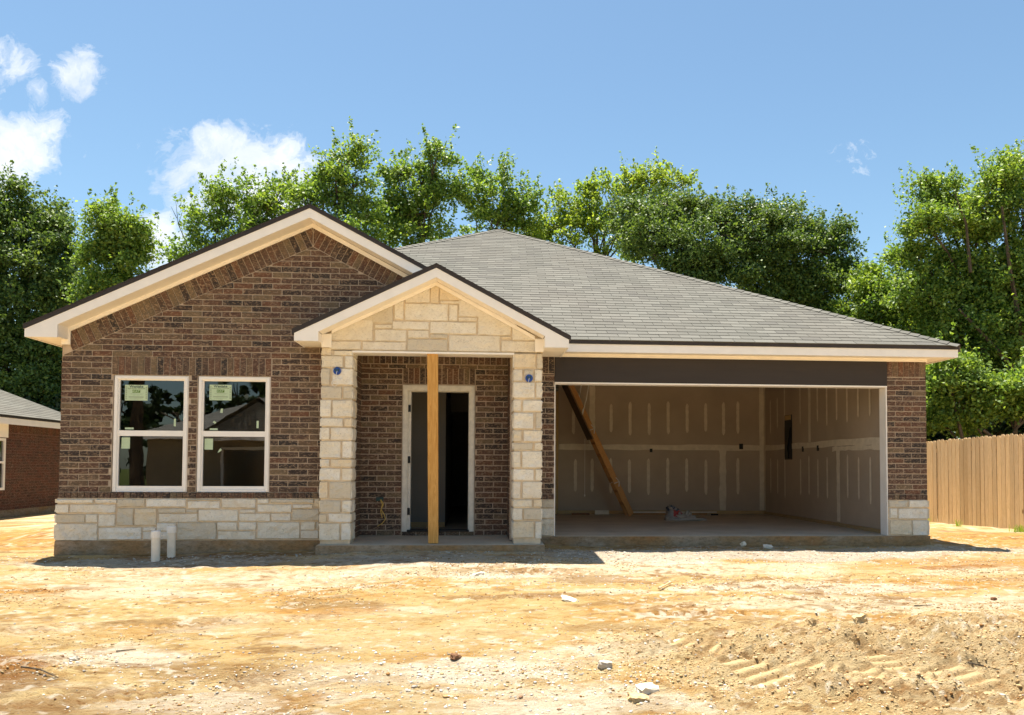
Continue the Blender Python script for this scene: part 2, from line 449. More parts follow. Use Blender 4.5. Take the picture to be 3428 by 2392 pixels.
c = N.mix(N.ramp(g2, [(0.62, 0.0), (0.70, 0.6)]), c, (0.80, 0.74, 0.60))
c = N.mix(N.ramp(g3, [(0.30, 0.7), (0.42, 0.0)]), c, N.mix(1.0, c, (0.4, 0.27, 0.17), 'MULTIPLY'))
c = N.mix(at.outputs['Alpha'], at.outputs['Color'], c)
N.link(c, bs.inputs['Base Color'])
hh = N.math('ADD', N.math('MULTIPLY', g4, 1.6), N.math('ADD', N.math('MULTIPLY', g2, 1.0), N.math('MULTIPLY', g3, 0.4)))
bump(N, bs, N.math('MULTIPLY', hh, at.outputs['Alpha']), 1.0, 0.045)
MT['soil'] = m
def clodmat(name, cols):
    m, N, bs = mat(name, 0.97, 0.08)
    P, isl = objco(N)
    c = N.ramp(isl, cols, 'CONSTANT')
    n = N.noise(P, 40, 5, 0.7)
    c = N.mix(N.ramp(n, [(0.35, 0.5), (0.6, 0.0)]), c, N.mix(1.0, c, (0.5, 0.38, 0.28), 'MULTIPLY'))
    N.link(c, bs.inputs['Base Color']); bump(N, bs, n, 0.7, 0.01); MT[name] = m
clodmat('clods', [(0.0, (0.50, 0.365, 0.19)), (0.3, (0.56, 0.42, 0.23)), (0.55, (0.45, 0.31, 0.15)), (0.75, (0.60, 0.46, 0.27)), (0.86, (0.33, 0.18, 0.07))])
clodmat('gravel', [(0.0, (0.50, 0.47, 0.42)), (0.25, (0.66, 0.63, 0.56)), (0.5, (0.36, 0.33, 0.29)), (0.65, (0.76, 0.73, 0.66)), (0.85, (0.55, 0.43, 0.28)), (0.95, (0.25, 0.15, 0.09))])

# foliage
def leafmat(name, cols, trans=0.35):
    m, N, bs = mat(name, 0.5, 0.35)
    P, isl = objco(N)
    c = N.ramp(isl, cols)
    n = N.noise(P, 0.55, 3, 0.55)
    c = N.mix(N.ramp(n, [(0.35, 0.0), (0.65, 0.55)]), c, N.mix(1.0, c, (1.45, 1.25, 0.9), 'MULTIPLY'))
    N.link(c, bs.inputs['Base Color'])
    tl = N.new('ShaderNodeBsdfTranslucent'); N.link(N.mix(1.0, c, (1.5, 1.5, 0.7), 'MULTIPLY'), tl.inputs[0])
    ms = N.new('ShaderNodeMixShader'); ms.inputs[0].default_value = trans
    N.link(bs.outputs[0], ms.inputs[1]); N.link(tl.outputs[0], ms.inputs[2])
    N.link(ms.outputs[0], N.n['Material Output'].inputs[0]); MT[name] = m
leafmat('leaf_dark', [(0.0, (0.042, 0.082, 0.024)), (0.5, (0.086, 0.150, 0.038)), (1.0, (0.165, 0.240, 0.056))], 0.35)
leafmat('leaf_mid', [(0.0, (0.072, 0.138, 0.028)), (0.5, (0.138, 0.228, 0.044)), (1.0, (0.255, 0.350, 0.068))], 0.42)
leafmat('leaf_light', [(0.0, (0.110, 0.180, 0.030)), (0.5, (0.190, 0.280, 0.045)), (1.0, (0.310, 0.380, 0.070))], 0.48)
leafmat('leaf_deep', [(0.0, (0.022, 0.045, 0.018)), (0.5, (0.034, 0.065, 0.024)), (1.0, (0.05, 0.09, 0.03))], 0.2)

# ------------------------------------------------------------------ ground
def gbase(x, y):
    x = np.asarray(x, float); y = np.asarray(y, float)
    z = -0.15 - 0.068 * np.clip(11.1 - y, 0, 6.6)
    z = z - 0.042 * np.clip(-5.4 - x, 0, 8) * np.clip((y - 9) / 6, 0, 1)
    z = z - 0.012 * np.clip(x - 6.8, 0, 5)
    z = z + 0.012 * np.exp(-((x - 4.0) / 2.4) ** 2 - ((y - 11.8) / 0.5) ** 2)
    z = z + 0.06 * np.exp(-((x + 0.55) / 1.6) ** 2 - ((y - 10.6) / 0.8) ** 2)
    z = z - 0.02 * np.exp(-((x + 3.6) / 1.9) ** 2 - ((y - 10.35) / 0.7) ** 2)
    return z
def blob(x, y, cx, cy, rx, ry, rot=0.0, sharp=1.0):
    c, s = math.cos(rot), math.sin(rot)
    u = ((x - cx) * c + (y - cy) * s) / rx; v = (-(x - cx) * s + (y - cy) * c) / ry
    return np.exp(-(u * u + v * v) ** sharp)
TREADS = [  # centre x,y, half length along travel, half width, heading, pitch
    (2.12, 6.03, 0.42, 0.20, 1.90, 0.15), (2.58, 6.00, 0.36, 0.16, 1.90, 0.15), (3.14, 6.10, 0.42, 0.16, 1.60, 0.14), (2.86, 5.85, 0.30, 0.13, 1.60, 0.14),
    (3.62, 5.60, 0.60, 0.22, 1.80, 0.15), (1.75, 6.75, 0.35, 0.14, 2.2, 0.12),
    (-2.6, 7.6, 1.5, 0.12, 0.12, 0.09), (-4.6, 9.9, 1.4, 0.13, 0.05, 0.09), (-0.2, 9.6, 1.8, 0.12, 0.03, 0.09), (-1.9, 5.9, 1.3, 0.13, 0.2, 0.09),
    (-3.9, 12.9, 2.5, 0.15, 0.15, 0.1), (-7.4, 13.4, 2.4, 0.2, 0.35, 0.1), (8.0, 13.0, 1.8, 0.2, -0.5, 0.1)]
def churn(x, y):
    a = blob(x, y, 3.3, 6.15, 2.2, 1.15, 0.02, 1.6)
    a = np.maximum(a, 0.9 * blob(x, y, 4.2, 6.9, 0.95, 0.5, 0.0, 1.5))
    a = np.maximum(a, 0.65 * blob(x, y, 1.6, 6.75, 0.75, 0.6, 0.3, 1.3))
    a = np.maximum(a, 0.40 * blob(x, y, 0.4, 8.45, 0.95, 0.16))
    a = np.maximum(a, 0.34 * blob(x, y, 1.35, 9.7, 0.55, 0.10))
    a = np.maximum(a, 0.45 * blob(x, y, -3.4, 6.35, 0.7, 0.35, 0.1))
    a = np.maximum(a, 0.35 * blob(x, y, -1.6, 6.2, 0.5, 0.2, 0.3))
    a = np.maximum(a, 0.30 * blob(x, y, -4.3, 9.0, 0.8, 0.16))
    a = np.maximum(a, 0.30 * blob(x, y, 0.2, 5.9, 0.8, 0.35))
    a = np.maximum(a, 0.30 * blob(x, y, 1.9, 7.95, 0.6, 0.13))
    a = np.maximum(a, 0.28 * blob(x, y, 3.2, 8.3, 1.2, 0.2))
    return np.clip(a, 0, 1)
def tread_mask(x, y):
    tm = 0 * x; th = 0 * x
    for (cx, cy, hl, hw, hd, pt) in TREADS:
        c, s = math.cos(hd), math.sin(hd)
        u = (x - cx) * c + (y - cy) * s; v = -(x - cx) * s + (y - cy) * c
        m_ = 1 / (1 + np.exp(np.clip((np.abs(u) - hl) / 0.03, -30, 30))) / (1 + np.exp(np.clip((np.abs(v) - hw) / 0.018, -30, 30)))
        lug = np.clip(3.0 * np.cos(2 * math.pi * (u + 0.25 * v) / pt), -1, 1)
        edge = blob(np.abs(v), 0 * v, hw + 0.035, 0, 0.03, 1) * (np.abs(u) < hl)
        am = 1.0 if cy < 7 and cx > 1 else 0.6
        broken = np.clip((fbm(x, y, 0.26, 61, 2) - (0.24 if cy < 7 and cx > 1 else 0.30)) * 6, 0, 1)
        th = th + m_ * am * (-0.030 + (0.022 if am == 1.0 else 0.013) * lug * broken) + edge * am * 0.018
        tm = np.maximum(tm, m_ * (1.0 if am == 1.0 else 0.3) * broken)
    return tm, th
def gdetail(x, y):
    ch = churn(x, y); tm, th = tread_mask(x, y)
    ch = ch * (1 - 0.92 * tm)
    z = (fbm(x, y, 2.4, 3, 3) - 0.5) * 0.07 + (fbm(x, y, 0.5, 11, 3, 0.5, 1.7) - 0.5) * 0.030 * (1 - 0.6 * tm)
    z = z + (fbm(x, y, 0.12, 21, 3, 0.55, 1.8) - 0.5) * 0.024 * (1 - tm) + np.clip(fbm(x, y, 0.30, 23, 4, 0.6, 2.6) - 0.56, 0, 1) * 0.10 * (1 - tm)
    n = fbm(x, y, 0.24, 31, 4, 0.55)
    r = 1 - np.abs(2 * fbm(x, y, 0.085, 41, 2, 0.6) - 1)
    n5 = fbm(x, y, 0.06, 51, 2, 0.6)
    z = z + ch * (np.tanh((fbm(x, y, 0.30, 35, 2, 0.5) - 0.5) * 16) * 0.030 + np.tanh((fbm(x, y, 0.11, 37, 2, 0.5) - 0.52) * 12) * 0.015)
    z = z + ch * ((n - 0.5) * 0.12 + (r - 0.75) * 0.055 + (n5 - 0.5) * 0.055 + 0.015) + th
    wx = x + 0.05 * (fbm(x, y, 0.12, 91, 2) - 0.5); wy = y + 0.05 * (fbm(x, y, 0.12, 93, 2) - 0.5)
    b1 = np.abs(2 * vnoise(wx / 0.085, wy / 0.075, 95) - 1); b2 = np.abs(2 * vnoise(wx / 0.042 + 7, wy / 0.038, 97) - 1); b3 = np.abs(2 * vnoise(wx / 0.19 + 3, wy / 0.16, 99) - 1)
    lumpy = np.clip((fbm(x, y, 0.5, 89, 2) - 0.30) * 3.0, 0.25, 1.0)
    z = z + ch * lumpy * (np.sqrt(b1) * 0.042 + np.sqrt(b2) * 0.022 + np.sqrt(b3) * 0.050 - 0.06)
    # berms and cut edges in the churned sand
    def ridge(x0, y0, x1, y1, h, w, seed):
        d = np.hypot(x1 - x0, y1 - y0); ux, uy = (x1 - x0) / d, (y1 - y0) / d
        u = (x - x0) * ux + (y - y0) * uy; v = -(x - x0) * uy + (y - y0) * ux + 0.16 * (fbm(x, y, 0.45, seed, 2) - 0.5)
        f = 1 / (1 + np.exp(np.clip(-u / 0.05, -30, 30))) / (1 + np.exp(np.clip((u - d) / 0.05, -30, 30)))
        side = np.where(v > 0, np.exp(-(v / w) ** 2), np.exp(-(v / (w * 0.45)) ** 2))
        return 0.95 * f * h * side * (0.55 + 0.9 * fbm(x, y, 0.2, seed + 5, 2))
    z = z + ridge(2.25, 5.62, 3.35, 5.50, 0.10, 0.22, 71)
    z = z + ridge(2.9, 6.60, 3.75, 6.55, 0.08, 0.20, 75)
    z = z + ridge(1.95, 6.55, 2.7, 6.62, 0.05, 0.18, 77)
    z = z + ridge(3.7, 6.75, 4.15, 6.40, 0.09, 0.20, 79)
    z = z + ridge(4.1, 6.55, 4.9, 6.75, 0.11, 0.26, 81)
    z = z + ridge(3.9, 7.05, 4.9, 7.15, 0.085, 0.42, 83)
    z = z + ridge(3.3, 5.28, 4.1, 5.22, 0.06, 0.16, 85)
    # row of track-lug prints
    for i in range(26):
        lx = 1.72 + i * 0.115; ly = 7.70 - (lx - 2.6) * 0.085
        if i in (11, 12, 15, 18, 21, 23): continue
        z = z - 0.045 * (np.abs(x - lx) < 0.034) * (np.abs(y - ly) < 0.06)
    return z
def gz(x, y):
    x = np.atleast_1d(np.asarray(x, float)); y = np.atleast_1d(np.asarray(y, float))
    z = gbase(x, y)
    near = np.clip((14.5 - np.abs(y - 1)) / 4, 0, 1) * np.clip((13 - np.abs(x - 1)) / 3, 0, 1)
    near = np.clip((20 - np.abs(y)) / 5, 0.15, 1)
    return z + gdetail(x, y) * near

SOIL = dict(sand=(0.71, 0.53, 0.28), yellow=(0.71, 0.50, 0.215), orange=(0.62, 0.33, 0.085), deep=(0.40, 0.165, 0.035), brown=(0.34, 0.19, 0.075),
            pale=(0.78, 0.65, 0.44), white=(0.86, 0.76, 0.59), grey=(0.62, 0.54, 0.43), loose=(0.63, 0.48, 0.27), grass=(0.10, 0.13, 0.03), press=(0.47, 0.35, 0.185))
def soil_color(x, y):
    C = {k: np.array(v) for k, v in SOIL.items()}
    n1 = fbm(x, y, 1.7, 101, 4, 0.55, 2.2); n2 = fbm(x, y, 0.7, 111, 4, 0.6, 2.6); n3 = fbm(x, y, 2.6, 121, 4, 0.55, 1.8); n4 = fbm(x, y, 0.28, 131, 4, 0.65, 2.4)
    col = np.ones(x.shape + (3,)) * C['sand']
    def lay(m, k):
        nonlocal col
        m = np.clip(m, 0, 1)[..., None]; col = col * (1 - m) + C[k] * m
    sm = lambda v, a, b: np.clip((v - a) / (b - a), 0, 1)
    lay(sm(n1, 0.44, 0.58) * 0.85, 'yellow')
    lay(sm(n3, 0.52, 0.66) * (0.35 + 0.4 * sm(x, -1, 1.5)), 'pale')
    n6 = fbm(x, y, 0.42, 141, 4, 0.62, 3.2); n7 = fbm(x, y, 1.1, 151, 4, 0.6, 3.0)
    lay(sm(n2, 0.56, 0.64) * 0.5, 'orange')
    lay(sm(n4, 0.60, 0.67) * 0.55, 'white')
    lay(sm(n6, 0.585, 0.64) * 0.62, 'brown')
    lay(sm(n7, 0.62, 0.70) * 0.45, 'white'); lay(sm(fbm(x, y, 0.2, 191, 4, 0.65, 3.0), 0.60, 0.66) * 0.5, 'orange')
    def B(k, cx, cy, rx, ry, am=1.0, rot=0.0, th=0.35):
        b = blob(x, y, cx, cy, rx, ry, rot, 1.0) + (n2 - 0.5) * 0.9 + (n4 - 0.5) * 0.7
        lay(sm(b, th, th + 0.28) * am, k)
    B('orange', -8.5, 14.5, 4.5, 3.2, 0.9); B('yellow', -7.2, 11.2, 3.0, 1.0, 0.8); B('orange', -6.6, 12.3, 1.6, 0.4, 0.7)
    B('orange', 9.0, 13.5, 2.6, 2.2, 0.85); B('orange', 6.7, 10.3, 2.2, 0.5, 0.7); B('deep', 5.9, 10.0, 0.8, 0.14, 0.7); B('orange', 5.0, 9.1, 1.3, 0.35, 0.75)
    B('orange', -4.7, 9.0, 1.0, 0.22, 0.8); B('deep', -4.2, 9.05, 0.5, 0.10, 0.75); B('yellow', -4.0, 8.2, 1.7, 0.5, 0.8)
    B('deep', -3.5, 6.45, 0.8, 0.32, 0.9); B('brown', -3.4, 6.05, 0.7, 0.4, 0.8); B('brown', -1.7, 6.25, 0.8, 0.25, 0.55); B('brown', -2.0, 5.6, 1.0, 0.3, 0.4)
    B('brown', 0.35, 8.5, 1.0, 0.16, 0.75); B('orange', 1.8, 7.92, 0.7, 0.13, 0.9); B('deep', 1.3, 9.7, 0.5, 0.07, 0.8); B('brown', -0.6, 9.9, 0.5, 0.06, 0.6)
    B('orange', -1.4, 8.0, 0.7, 0.2, 0.6); B('yellow', -0.6, 7.3, 1.8, 0.7, 0.7); B('brown', 1.2, 7.3, 0.5, 0.18, 0.5)
    B('white', 0.1, 6.1, 0.75, 0.32, 0.8); B('white', 0.1, 9.5, 0.7, 0.16, 0.9); B('pale', -2.2, 9.6, 2.6, 0.45, 0.8); B('white', -2.7, 6.6, 0.8, 0.3, 0.75)
    B('white', 3.6, 8.9, 1.6, 0.3, 0.7); B('pale', 4.0, 8.1, 1.9, 0.35, 0.85); B('white', 0.6, 5.4, 1.0, 0.2, 0.55); B('pale', 3.0, 10.0, 2.0, 0.6, 0.85); B('white', 2.4, 10.4, 1.3, 0.22, 0.7)
    B('white', -0.1, 10.05, 1.6, 0.18, 0.8); B('grey', 3.5, 10.9, 3.4, 0.55, 0.9); B('grey', -0.6, 10.4, 1.6, 0.35, 0.8); B('grey', -4.0, 10.65, 2.0, 0.4, 0.85); B('brown', -3.0, 11.0, 2.2, 0.18, 0.6)
    B('white', -1.9, 5.6, 0.6, 0.2, 0.5); B('pale', -4.9, 10.5, 0.8, 0.25, 0.8)
    B('brown', 5.9, 9.3, .5, .1, .5)
    lay(churn(x, y) * sm(x, 0.9, 1.6) * (0.75 + 0.3 * n4), 'loose')
    lay(tread_mask(x, y)[0] * 0.8 * (x > 1), 'press')
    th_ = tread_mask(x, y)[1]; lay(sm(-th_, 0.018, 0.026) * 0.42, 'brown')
    for (cx, cy, rx, ry, ro) in ((2.85, 5.50, .60, .05, -.1), (3.35, 6.50, .45, .05, -.05), (4.5, 6.58, .42, .06, .25), (2.3, 6.50, .40, .035, .1), (3.8, 5.18, .45, .04, -.05)):  # brown bands paint in the shade along the berms' undercut front edges
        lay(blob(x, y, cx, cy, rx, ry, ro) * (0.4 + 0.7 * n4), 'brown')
    # clumpy crust: crisp dark crumbs and pale flecks, in drifts
    n8 = fbm(x, y, 0.15, 161, 3, 0.7, 2.0); n9 = fbm(x, y, 0.055, 171, 2, 0.6, 1.4); nd = fbm(x, y, 1.3, 181, 3, 0.6, 2.2)
    w = np.clip((nd - 0.38) * 4, 0.15, 1.0)
    lay(sm(n8, 0.60, 0.645) * 0.62 * w, 'brown'); lay(sm(n9 + (n8 - .5) * .5, 0.70, 0.76) * 0.75 * w, 'brown')
    lay(sm(1 - n9 + (n2 - .5) * .6, 0.72, 0.78) * 0.7, 'white')
    # scrubby ground beyond the cleared lot
    far = sm(y + (n3 - 0.5) * 3 + np.where(x > 5, 10.0, 0.0), 29.0, 31.0)
    lay(far, 'grass'); lay(sm(-y, 22, 26), 'grass')
    col *= (0.90 + 0.2 * n4)[..., None]
    return col

def build_ground():
    xs = np.concatenate([np.linspace(-300, -40, 14), np.linspace(-36, -10, 27), np.arange(-9.4, 0.6, 0.021), np.arange(0.6, 5.3, 0.0115), np.arange(5.31, 8.6, 0.021), np.linspace(8.7, 12.4, 70), np.linspace(13, 36, 24), np.linspace(40, 300, 14)])
    ys = np.concatenate([np.linspace(-300, -30, 14), np.linspace(-26, 0, 27), np.linspace(0.4, 4.3, 30), np.arange(4.4, 4.95, 0.02), np.arange(4.95, 7.9, 0.0125), np.arange(7.9, 8.2, 0.019), np.arange(8.2, 11.6, 0.028), np.linspace(11.65, 14, 60), np.linspace(14.1, 30, 70), np.linspace(32, 60, 12), np.linspace(70, 400, 12)])
    X, Y = np.meshgrid(xs, ys)
    Z = gz(X.ravel(), Y.ravel()).reshape(X.shape)
    # keep the soil below the slab of the house
    inside = (X > -5.35) & (X < 6.68) & (Y > np.where(X < 0.93, 11.45, 12.05)) & (Y < 24)
    Z = np.where(inside, np.minimum(Z, -0.2), Z)
    V = np.stack([X.ravel(), Y.ravel(), Z.ravel()], 1)
    ny, nx = X.shape
    i = (np.arange(ny - 1)[:, None] * nx + np.arange(nx - 1)[None]).ravel()
    Fc = np.stack([i, i + 1, i + nx + 1, i + nx], 1)
    o = np_mesh('ground', V, Fc, MT['soil'], smooth=True)
    tag(o, 'rutted yellow and orange construction soil around the houses', None, None, 'structure')
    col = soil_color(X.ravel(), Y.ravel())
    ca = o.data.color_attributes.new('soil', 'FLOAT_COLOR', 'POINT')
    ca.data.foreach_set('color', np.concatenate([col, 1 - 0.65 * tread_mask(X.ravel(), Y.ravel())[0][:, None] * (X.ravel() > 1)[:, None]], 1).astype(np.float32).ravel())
    return o
build_ground()

# loose pieces strewn on the soil
OCT = np.array([(1, 0, 0), (0, 1, 0), (-1, 0, 0), (0, -1, 0), (0, 0, 1), (0, 0, -1), (.7, .7, .5), (-.7, .7, .5), (-.7, -.7, .5), (.7, -.7, .5)], float)
ICO_V = []
def ico():
    t = (1 + 5 ** .5) / 2
    v = np.array([(-1, t, 0), (1, t, 0), (-1, -t, 0), (1, -t, 0), (0, -1, t), (0, 1, t), (0, -1, -t), (0, 1, -t), (t, 0, -1), (t, 0, 1), (-t, 0, -1), (-t, 0, 1)], float)
    f = np.array([(0, 11, 5), (0, 5, 1), (0, 1, 7), (0, 7, 10), (0, 10, 11), (1, 5, 9), (5, 11, 4), (11, 10, 2), (10, 7, 6), (7, 1, 8), (3, 9, 4), (3, 4, 2), (3, 2, 6), (3, 6, 8), (3, 8, 9), (4, 9, 5), (2, 4, 11), (6, 2, 10), (8, 6, 7), (9, 8, 1)])
    return v / np.linalg.norm(v[0]), f
IV, IF = ico()
def scatter(name, xs, ys, sizes, mat_, seed, flat=0.6, label=''):
    rs = np.random.RandomState(seed); n = len(xs)
    z = gz(xs, ys)
    V = np.repeat(IV[None], n, 0) * (1 + (rs.rand(n, 12, 1) - 0.5) * 0.75)
    V[:, :, 2] *= flat * (0.6 + 0.8 * rs.rand(n, 1)); V[:, :, 0] *= (0.7 + 0.8 * rs.rand(n, 1))
    a = rs.rand(n) * 2 * np.pi; ca, sa = np.cos(a)[:, None], np.sin(a)[:, None]
    x = V[:, :, 0] * ca - V[:, :, 1] * sa; y = V[:, :, 0] * sa + V[:, :, 1] * ca
    V = np.stack([x, y, V[:, :, 2]], 2) * sizes[:, None, None]
    V += np.stack([xs, ys, z + sizes * flat * 0.25], 1)[:, None, :]
    Fc = (IF[None] + (np.arange(n) * 12)[:, None, None]).reshape(-1, 3)
    o = np_mesh(name, V.reshape(-1, 3), Fc, mat_)
    return tag(o, label, None, None, 'stuff')
rs = np.random.RandomState(5)
def sample(n, x0, x1, y0, y1, fn, seed):
    r = np.random.RandomState(seed); xs = r.uniform(x0, x1, n * 6); ys = r.uniform(y0, y1, n * 6)
    keep = r.rand(n * 6) < fn(xs, ys); return xs[keep][:n], ys[keep][:n], r
xs, ys, r = sample(26000, -6.5, 7.0, 4.5, 10.4, lambda x, y: np.clip(churn(x, y) ** 1.3 + 0.5 * np.clip((fbm(x, y, 0.6, 201, 4, 0.6, 2.6) - 0.56) * 9, 0, 1) + 0.02, 0, 1) * (1 - 0.93 * tread_mask(x, y)[0]), 6)
sz = 0.003 + 0.008 * r.rand(len(xs)) ** 3 + 0.008 * r.rand(len(xs)) ** 12
scatter('soil_clods', xs, ys, sz, MT['clods'], 7, 0.7, 'loose sandy clods thrown up in the churned soil')
xs2, ys2, r = sample(20000, -6.6, 9.0, 4.4, 11.9, lambda x, y: np.clip(0.05 + 0.9 * blob(x, y, 3.4, 10.9, 3.6, 0.6) + 0.8 * blob(x, y, 0.0, 6.0, 1.6, 0.6) + 0.7 * blob(x, y, 0.0, 9.6, 1.2, 0.3) + 0.4 * blob(x, y, 3.4, 9.0, 2.2, 0.5) + 0.6 * blob(x, y, -3.8, 10.9, 2.2, 0.35) + 0.35 * blob(x, y, -3, 6.4, 1.2, 0.4), 0, 1), 8)
ok = ~((ys2 > 11.0) & (xs2 > -5.4) & (xs2 < 0.95)) & ~((ys2 > 11.9)) & ~((ys2 > 10.95) & (xs2 > -2.1) & (xs2 < 1.0))
xs2, ys2 = xs2[ok], ys2[ok]
sz = 0.003 + 0.011 * r.rand(len(xs2)) ** 3.5
scatter('gravel', xs2, ys2, sz, MT['gravel'], 9, 0.55, 'scattered pale gravel and stone chips on the soil')

def chunk(name, x, y, size, mat_, seed, label, cat, dz=0.0, flat=0.5, rot=None, sy=0.7):
    """one broken lump: a subdivided, roughened block"""
    rr = np.random.RandomState(seed)
    import bmesh
    bm = bmesh.new(); bmesh.ops.create_cube(bm, size=1.0)
    bmesh.ops.subdivide_edges(bm, edges=bm.edges[:], cuts=3, use_grid_fill=True)
    for v in bm.verts:
        d = v.co.normalized() * 0.62
        v.co = v.co.lerp(d, 0.35)
        v.co += Vector(rr.rand(3) - 0.5) * 0.22
        v.co.x *= size; v.co.y *= size * sy; v.co.z *= size * flat
    me = bpy.data.meshes.new(name); bm.to_mesh(me); bm.free()
    o = finish(name, me, mat_)
    zz = float(gz(x, y)[0]) + dz
    o.location = (x, y, zz + size * flat * 0.28); o.rotation_euler = (rr.rand() * 0.4, rr.rand() * 0.4, rot if rot is not None else rr.rand() * 6)
    return tag(o, label, cat)

# ------------------------------------------------------------------ the house
WAINSCOT = [(-5.412, -4.946, 0.498, 0.548), (-4.922, -4.646, 0.498, 0.549), (-4.64, -4.294, 0.451, 0.552), (-4.279, -3.772, 0.451, 0.554), (-5.414, -5.248, 0.371, 0.477), (-5.234, -4.662, 0.373, 0.478), (-5.411, -5.046, 0.244, 0.351), (-5.034, -4.887, 0.247, 0.351), (-4.872, -4.665, 0.198, 0.351), (-4.639, -4.434, 0.208, 0.43), (-4.416, -4.142, 0.208, 0.427), (-4.118, -3.77, 0.369, 0.431), (-4.114, -3.62, 0.251, 0.361), (-5.406, -4.884, 0.012, 0.229), (-4.868, -4.33, 0.024, 0.178), (-4.312, -4.148, 0.137, 0.182), (-4.31, -4.141, 0.022, 0.126), (-4.134, -3.89, 0.136, 0.238), (-4.121, -3.898, 0.022, 0.126), (-3.754, -3.338, 0.538, 0.562), (-3.743, -3.337, 0.43, 0.528), (-3.312, -2.879, 0.438, 0.557), (-2.856, -2.713, 0.498, 0.558), (-2.69, -2.122, 0.504, 0.56), (-2.109, -2.05, 0.445, 0.559), (-3.758, -3.621, 0.371, 0.412), (-3.605, -3.098, 0.264, 0.412), (-3.08, -2.879, 0.372, 0.415), (-2.852, -2.409, 0.382, 0.48), (-2.394, -2.133, 0.434, 0.483), (-3.082, -2.684, 0.264, 0.361), (-2.672, -2.42, 0.269, 0.364), (-2.4, -2.048, 0.271, 0.42), (-3.874, -3.376, 0.022, 0.244), (-3.362, -3.109, 0.146, 0.248), (-3.085, -2.862, 0.145, 0.248), (-2.848, -2.3, 0.032, 0.248), (-2.286, -2.097, 0.144, 0.25), (-2.086, -2.046, 0.144, 0.25), (-3.355, -2.87, 0.022, 0.13), (-2.287, -2.054, 0.031, 0.139)]
GABLE_STONES = [(-0.92, -0.6, 3.155, 3.306), (-0.592, -0.482, 3.149, 3.379), (-0.472, -0.178, 3.193, 3.354), (-0.459, -0.142, 3.15, 3.185), (-1.062, -0.944, 2.93, 3.14), (-0.923, -0.36, 2.919, 3.14), (-0.347, -0.236, 2.925, 3.133), (-0.218, 0.22, 2.979, 3.138), (-0.218, 0.023, 2.92, 2.968), (-1.484, -1.079, 2.874, 3.062), (-1.314, -1.094, 2.809, 2.854), (-1.086, -0.61, 2.798, 2.902), (-0.592, 0.016, 2.749, 2.904), (0.036, 0.472, 2.74, 2.961), (0.49, 0.793, 2.68, 2.828), (-1.86, -1.342, 2.641, 2.851), (-1.312, -0.903, 2.639, 2.79), (-0.881, -0.612, 2.684, 2.782), (-0.591, -0.364, 2.684, 2.737), (-0.343, 0.33, 2.518, 2.73), (0.343, 0.478, 2.691, 2.725), (0.348, 0.794, 2.52, 2.665), (-1.862, -1.493, 2.52, 2.626), (-1.471, -0.905, 2.518, 2.625), (-0.888, -0.364, 2.514, 2.669)]
COL_L = [(-1.968, -1.872, 2.439, 2.537), (-1.839, -1.596, 2.441, 2.506), (-1.971, -1.72, 2.282, 2.431), (-1.695, -1.578, 2.276, 2.434), (-1.972, -1.884, 2.052, 2.264), (-1.856, -1.592, 2.054, 2.267), (-1.969, -1.732, 1.874, 2.03), (-1.71, -1.589, 1.876, 2.029), (-1.977, -1.864, 1.636, 1.854), (-1.848, -1.596, 1.638, 1.852), (-1.974, -1.71, 1.511, 1.617), (-1.695, -1.593, 1.512, 1.616), (-1.977, -1.879, 1.336, 1.492), (-1.867, -1.591, 1.333, 1.493), (-1.981, -1.736, 1.1, 1.316), (-1.716, -1.594, 1.104, 1.321), (-1.981, -1.878, 0.985, 1.081), (-1.863, -1.594, 0.983, 1.082), (-1.982, -1.737, 0.81, 0.964), (-1.714, -1.592, 0.81, 0.964), (-1.982, -1.892, 0.573, 0.788), (-1.874, -1.592, 0.57, 0.79), (-1.985, -1.727, 0.393, 0.546), (-1.708, -1.595, 0.396, 0.546), (-1.988, -1.906, 0.268, 0.373), (-1.88, -1.6, 0.268, 0.378), (-1.99, -1.738, 0.033, 0.248), (-1.715, -1.598, 0.033, 0.252)]
COL_R = [(0.544, 0.804, 2.308, 2.493), (0.82, 0.885, 2.302, 2.502), (0.518, 0.632, 2.133, 2.284), (0.649, 0.778, 2.143, 2.282), (0.792, 0.891, 2.131, 2.284), (0.516, 0.794, 1.908, 2.117), (0.81, 0.887, 1.91, 2.118), (0.51, 0.615, 1.732, 1.88), (0.639, 0.889, 1.733, 1.878), (0.512, 0.776, 1.499, 1.708), (0.81, 0.89, 1.5, 1.71), (0.51, 0.621, 1.33, 1.478), (0.65, 0.891, 1.331, 1.479), (0.51, 0.77, 1.218, 1.311), (0.794, 0.887, 1.219, 1.312), (0.514, 0.61, 0.985, 1.198), (0.63, 0.888, 0.982, 1.2), (0.516, 0.785, 0.817, 0.962), (0.812, 0.885, 0.815, 0.962), (0.52, 0.612, 0.577, 0.796), (0.637, 0.886, 0.581, 0.797), (0.518, 0.766, 0.466, 0.562), (0.785, 0.887, 0.466, 0.562), (0.516, 0.639, 0.294, 0.445), (0.655, 0.887, 0.298, 0.442), (0.516, 0.792, 0.06, 0.271), (0.808, 0.885, 0.051, 0.271)]
PIER_R = [(6.12, 6.41, 0.422, 0.519), (6.426, 6.72, 0.422, 0.526), (6.13, 6.244, 0.263, 0.407), (6.265, 6.717, 0.252, 0.401), (6.134, 6.464, 0.014, 0.23), (6.478, 6.714, 0.008, 0.229)]
def solve_lines():
    pass
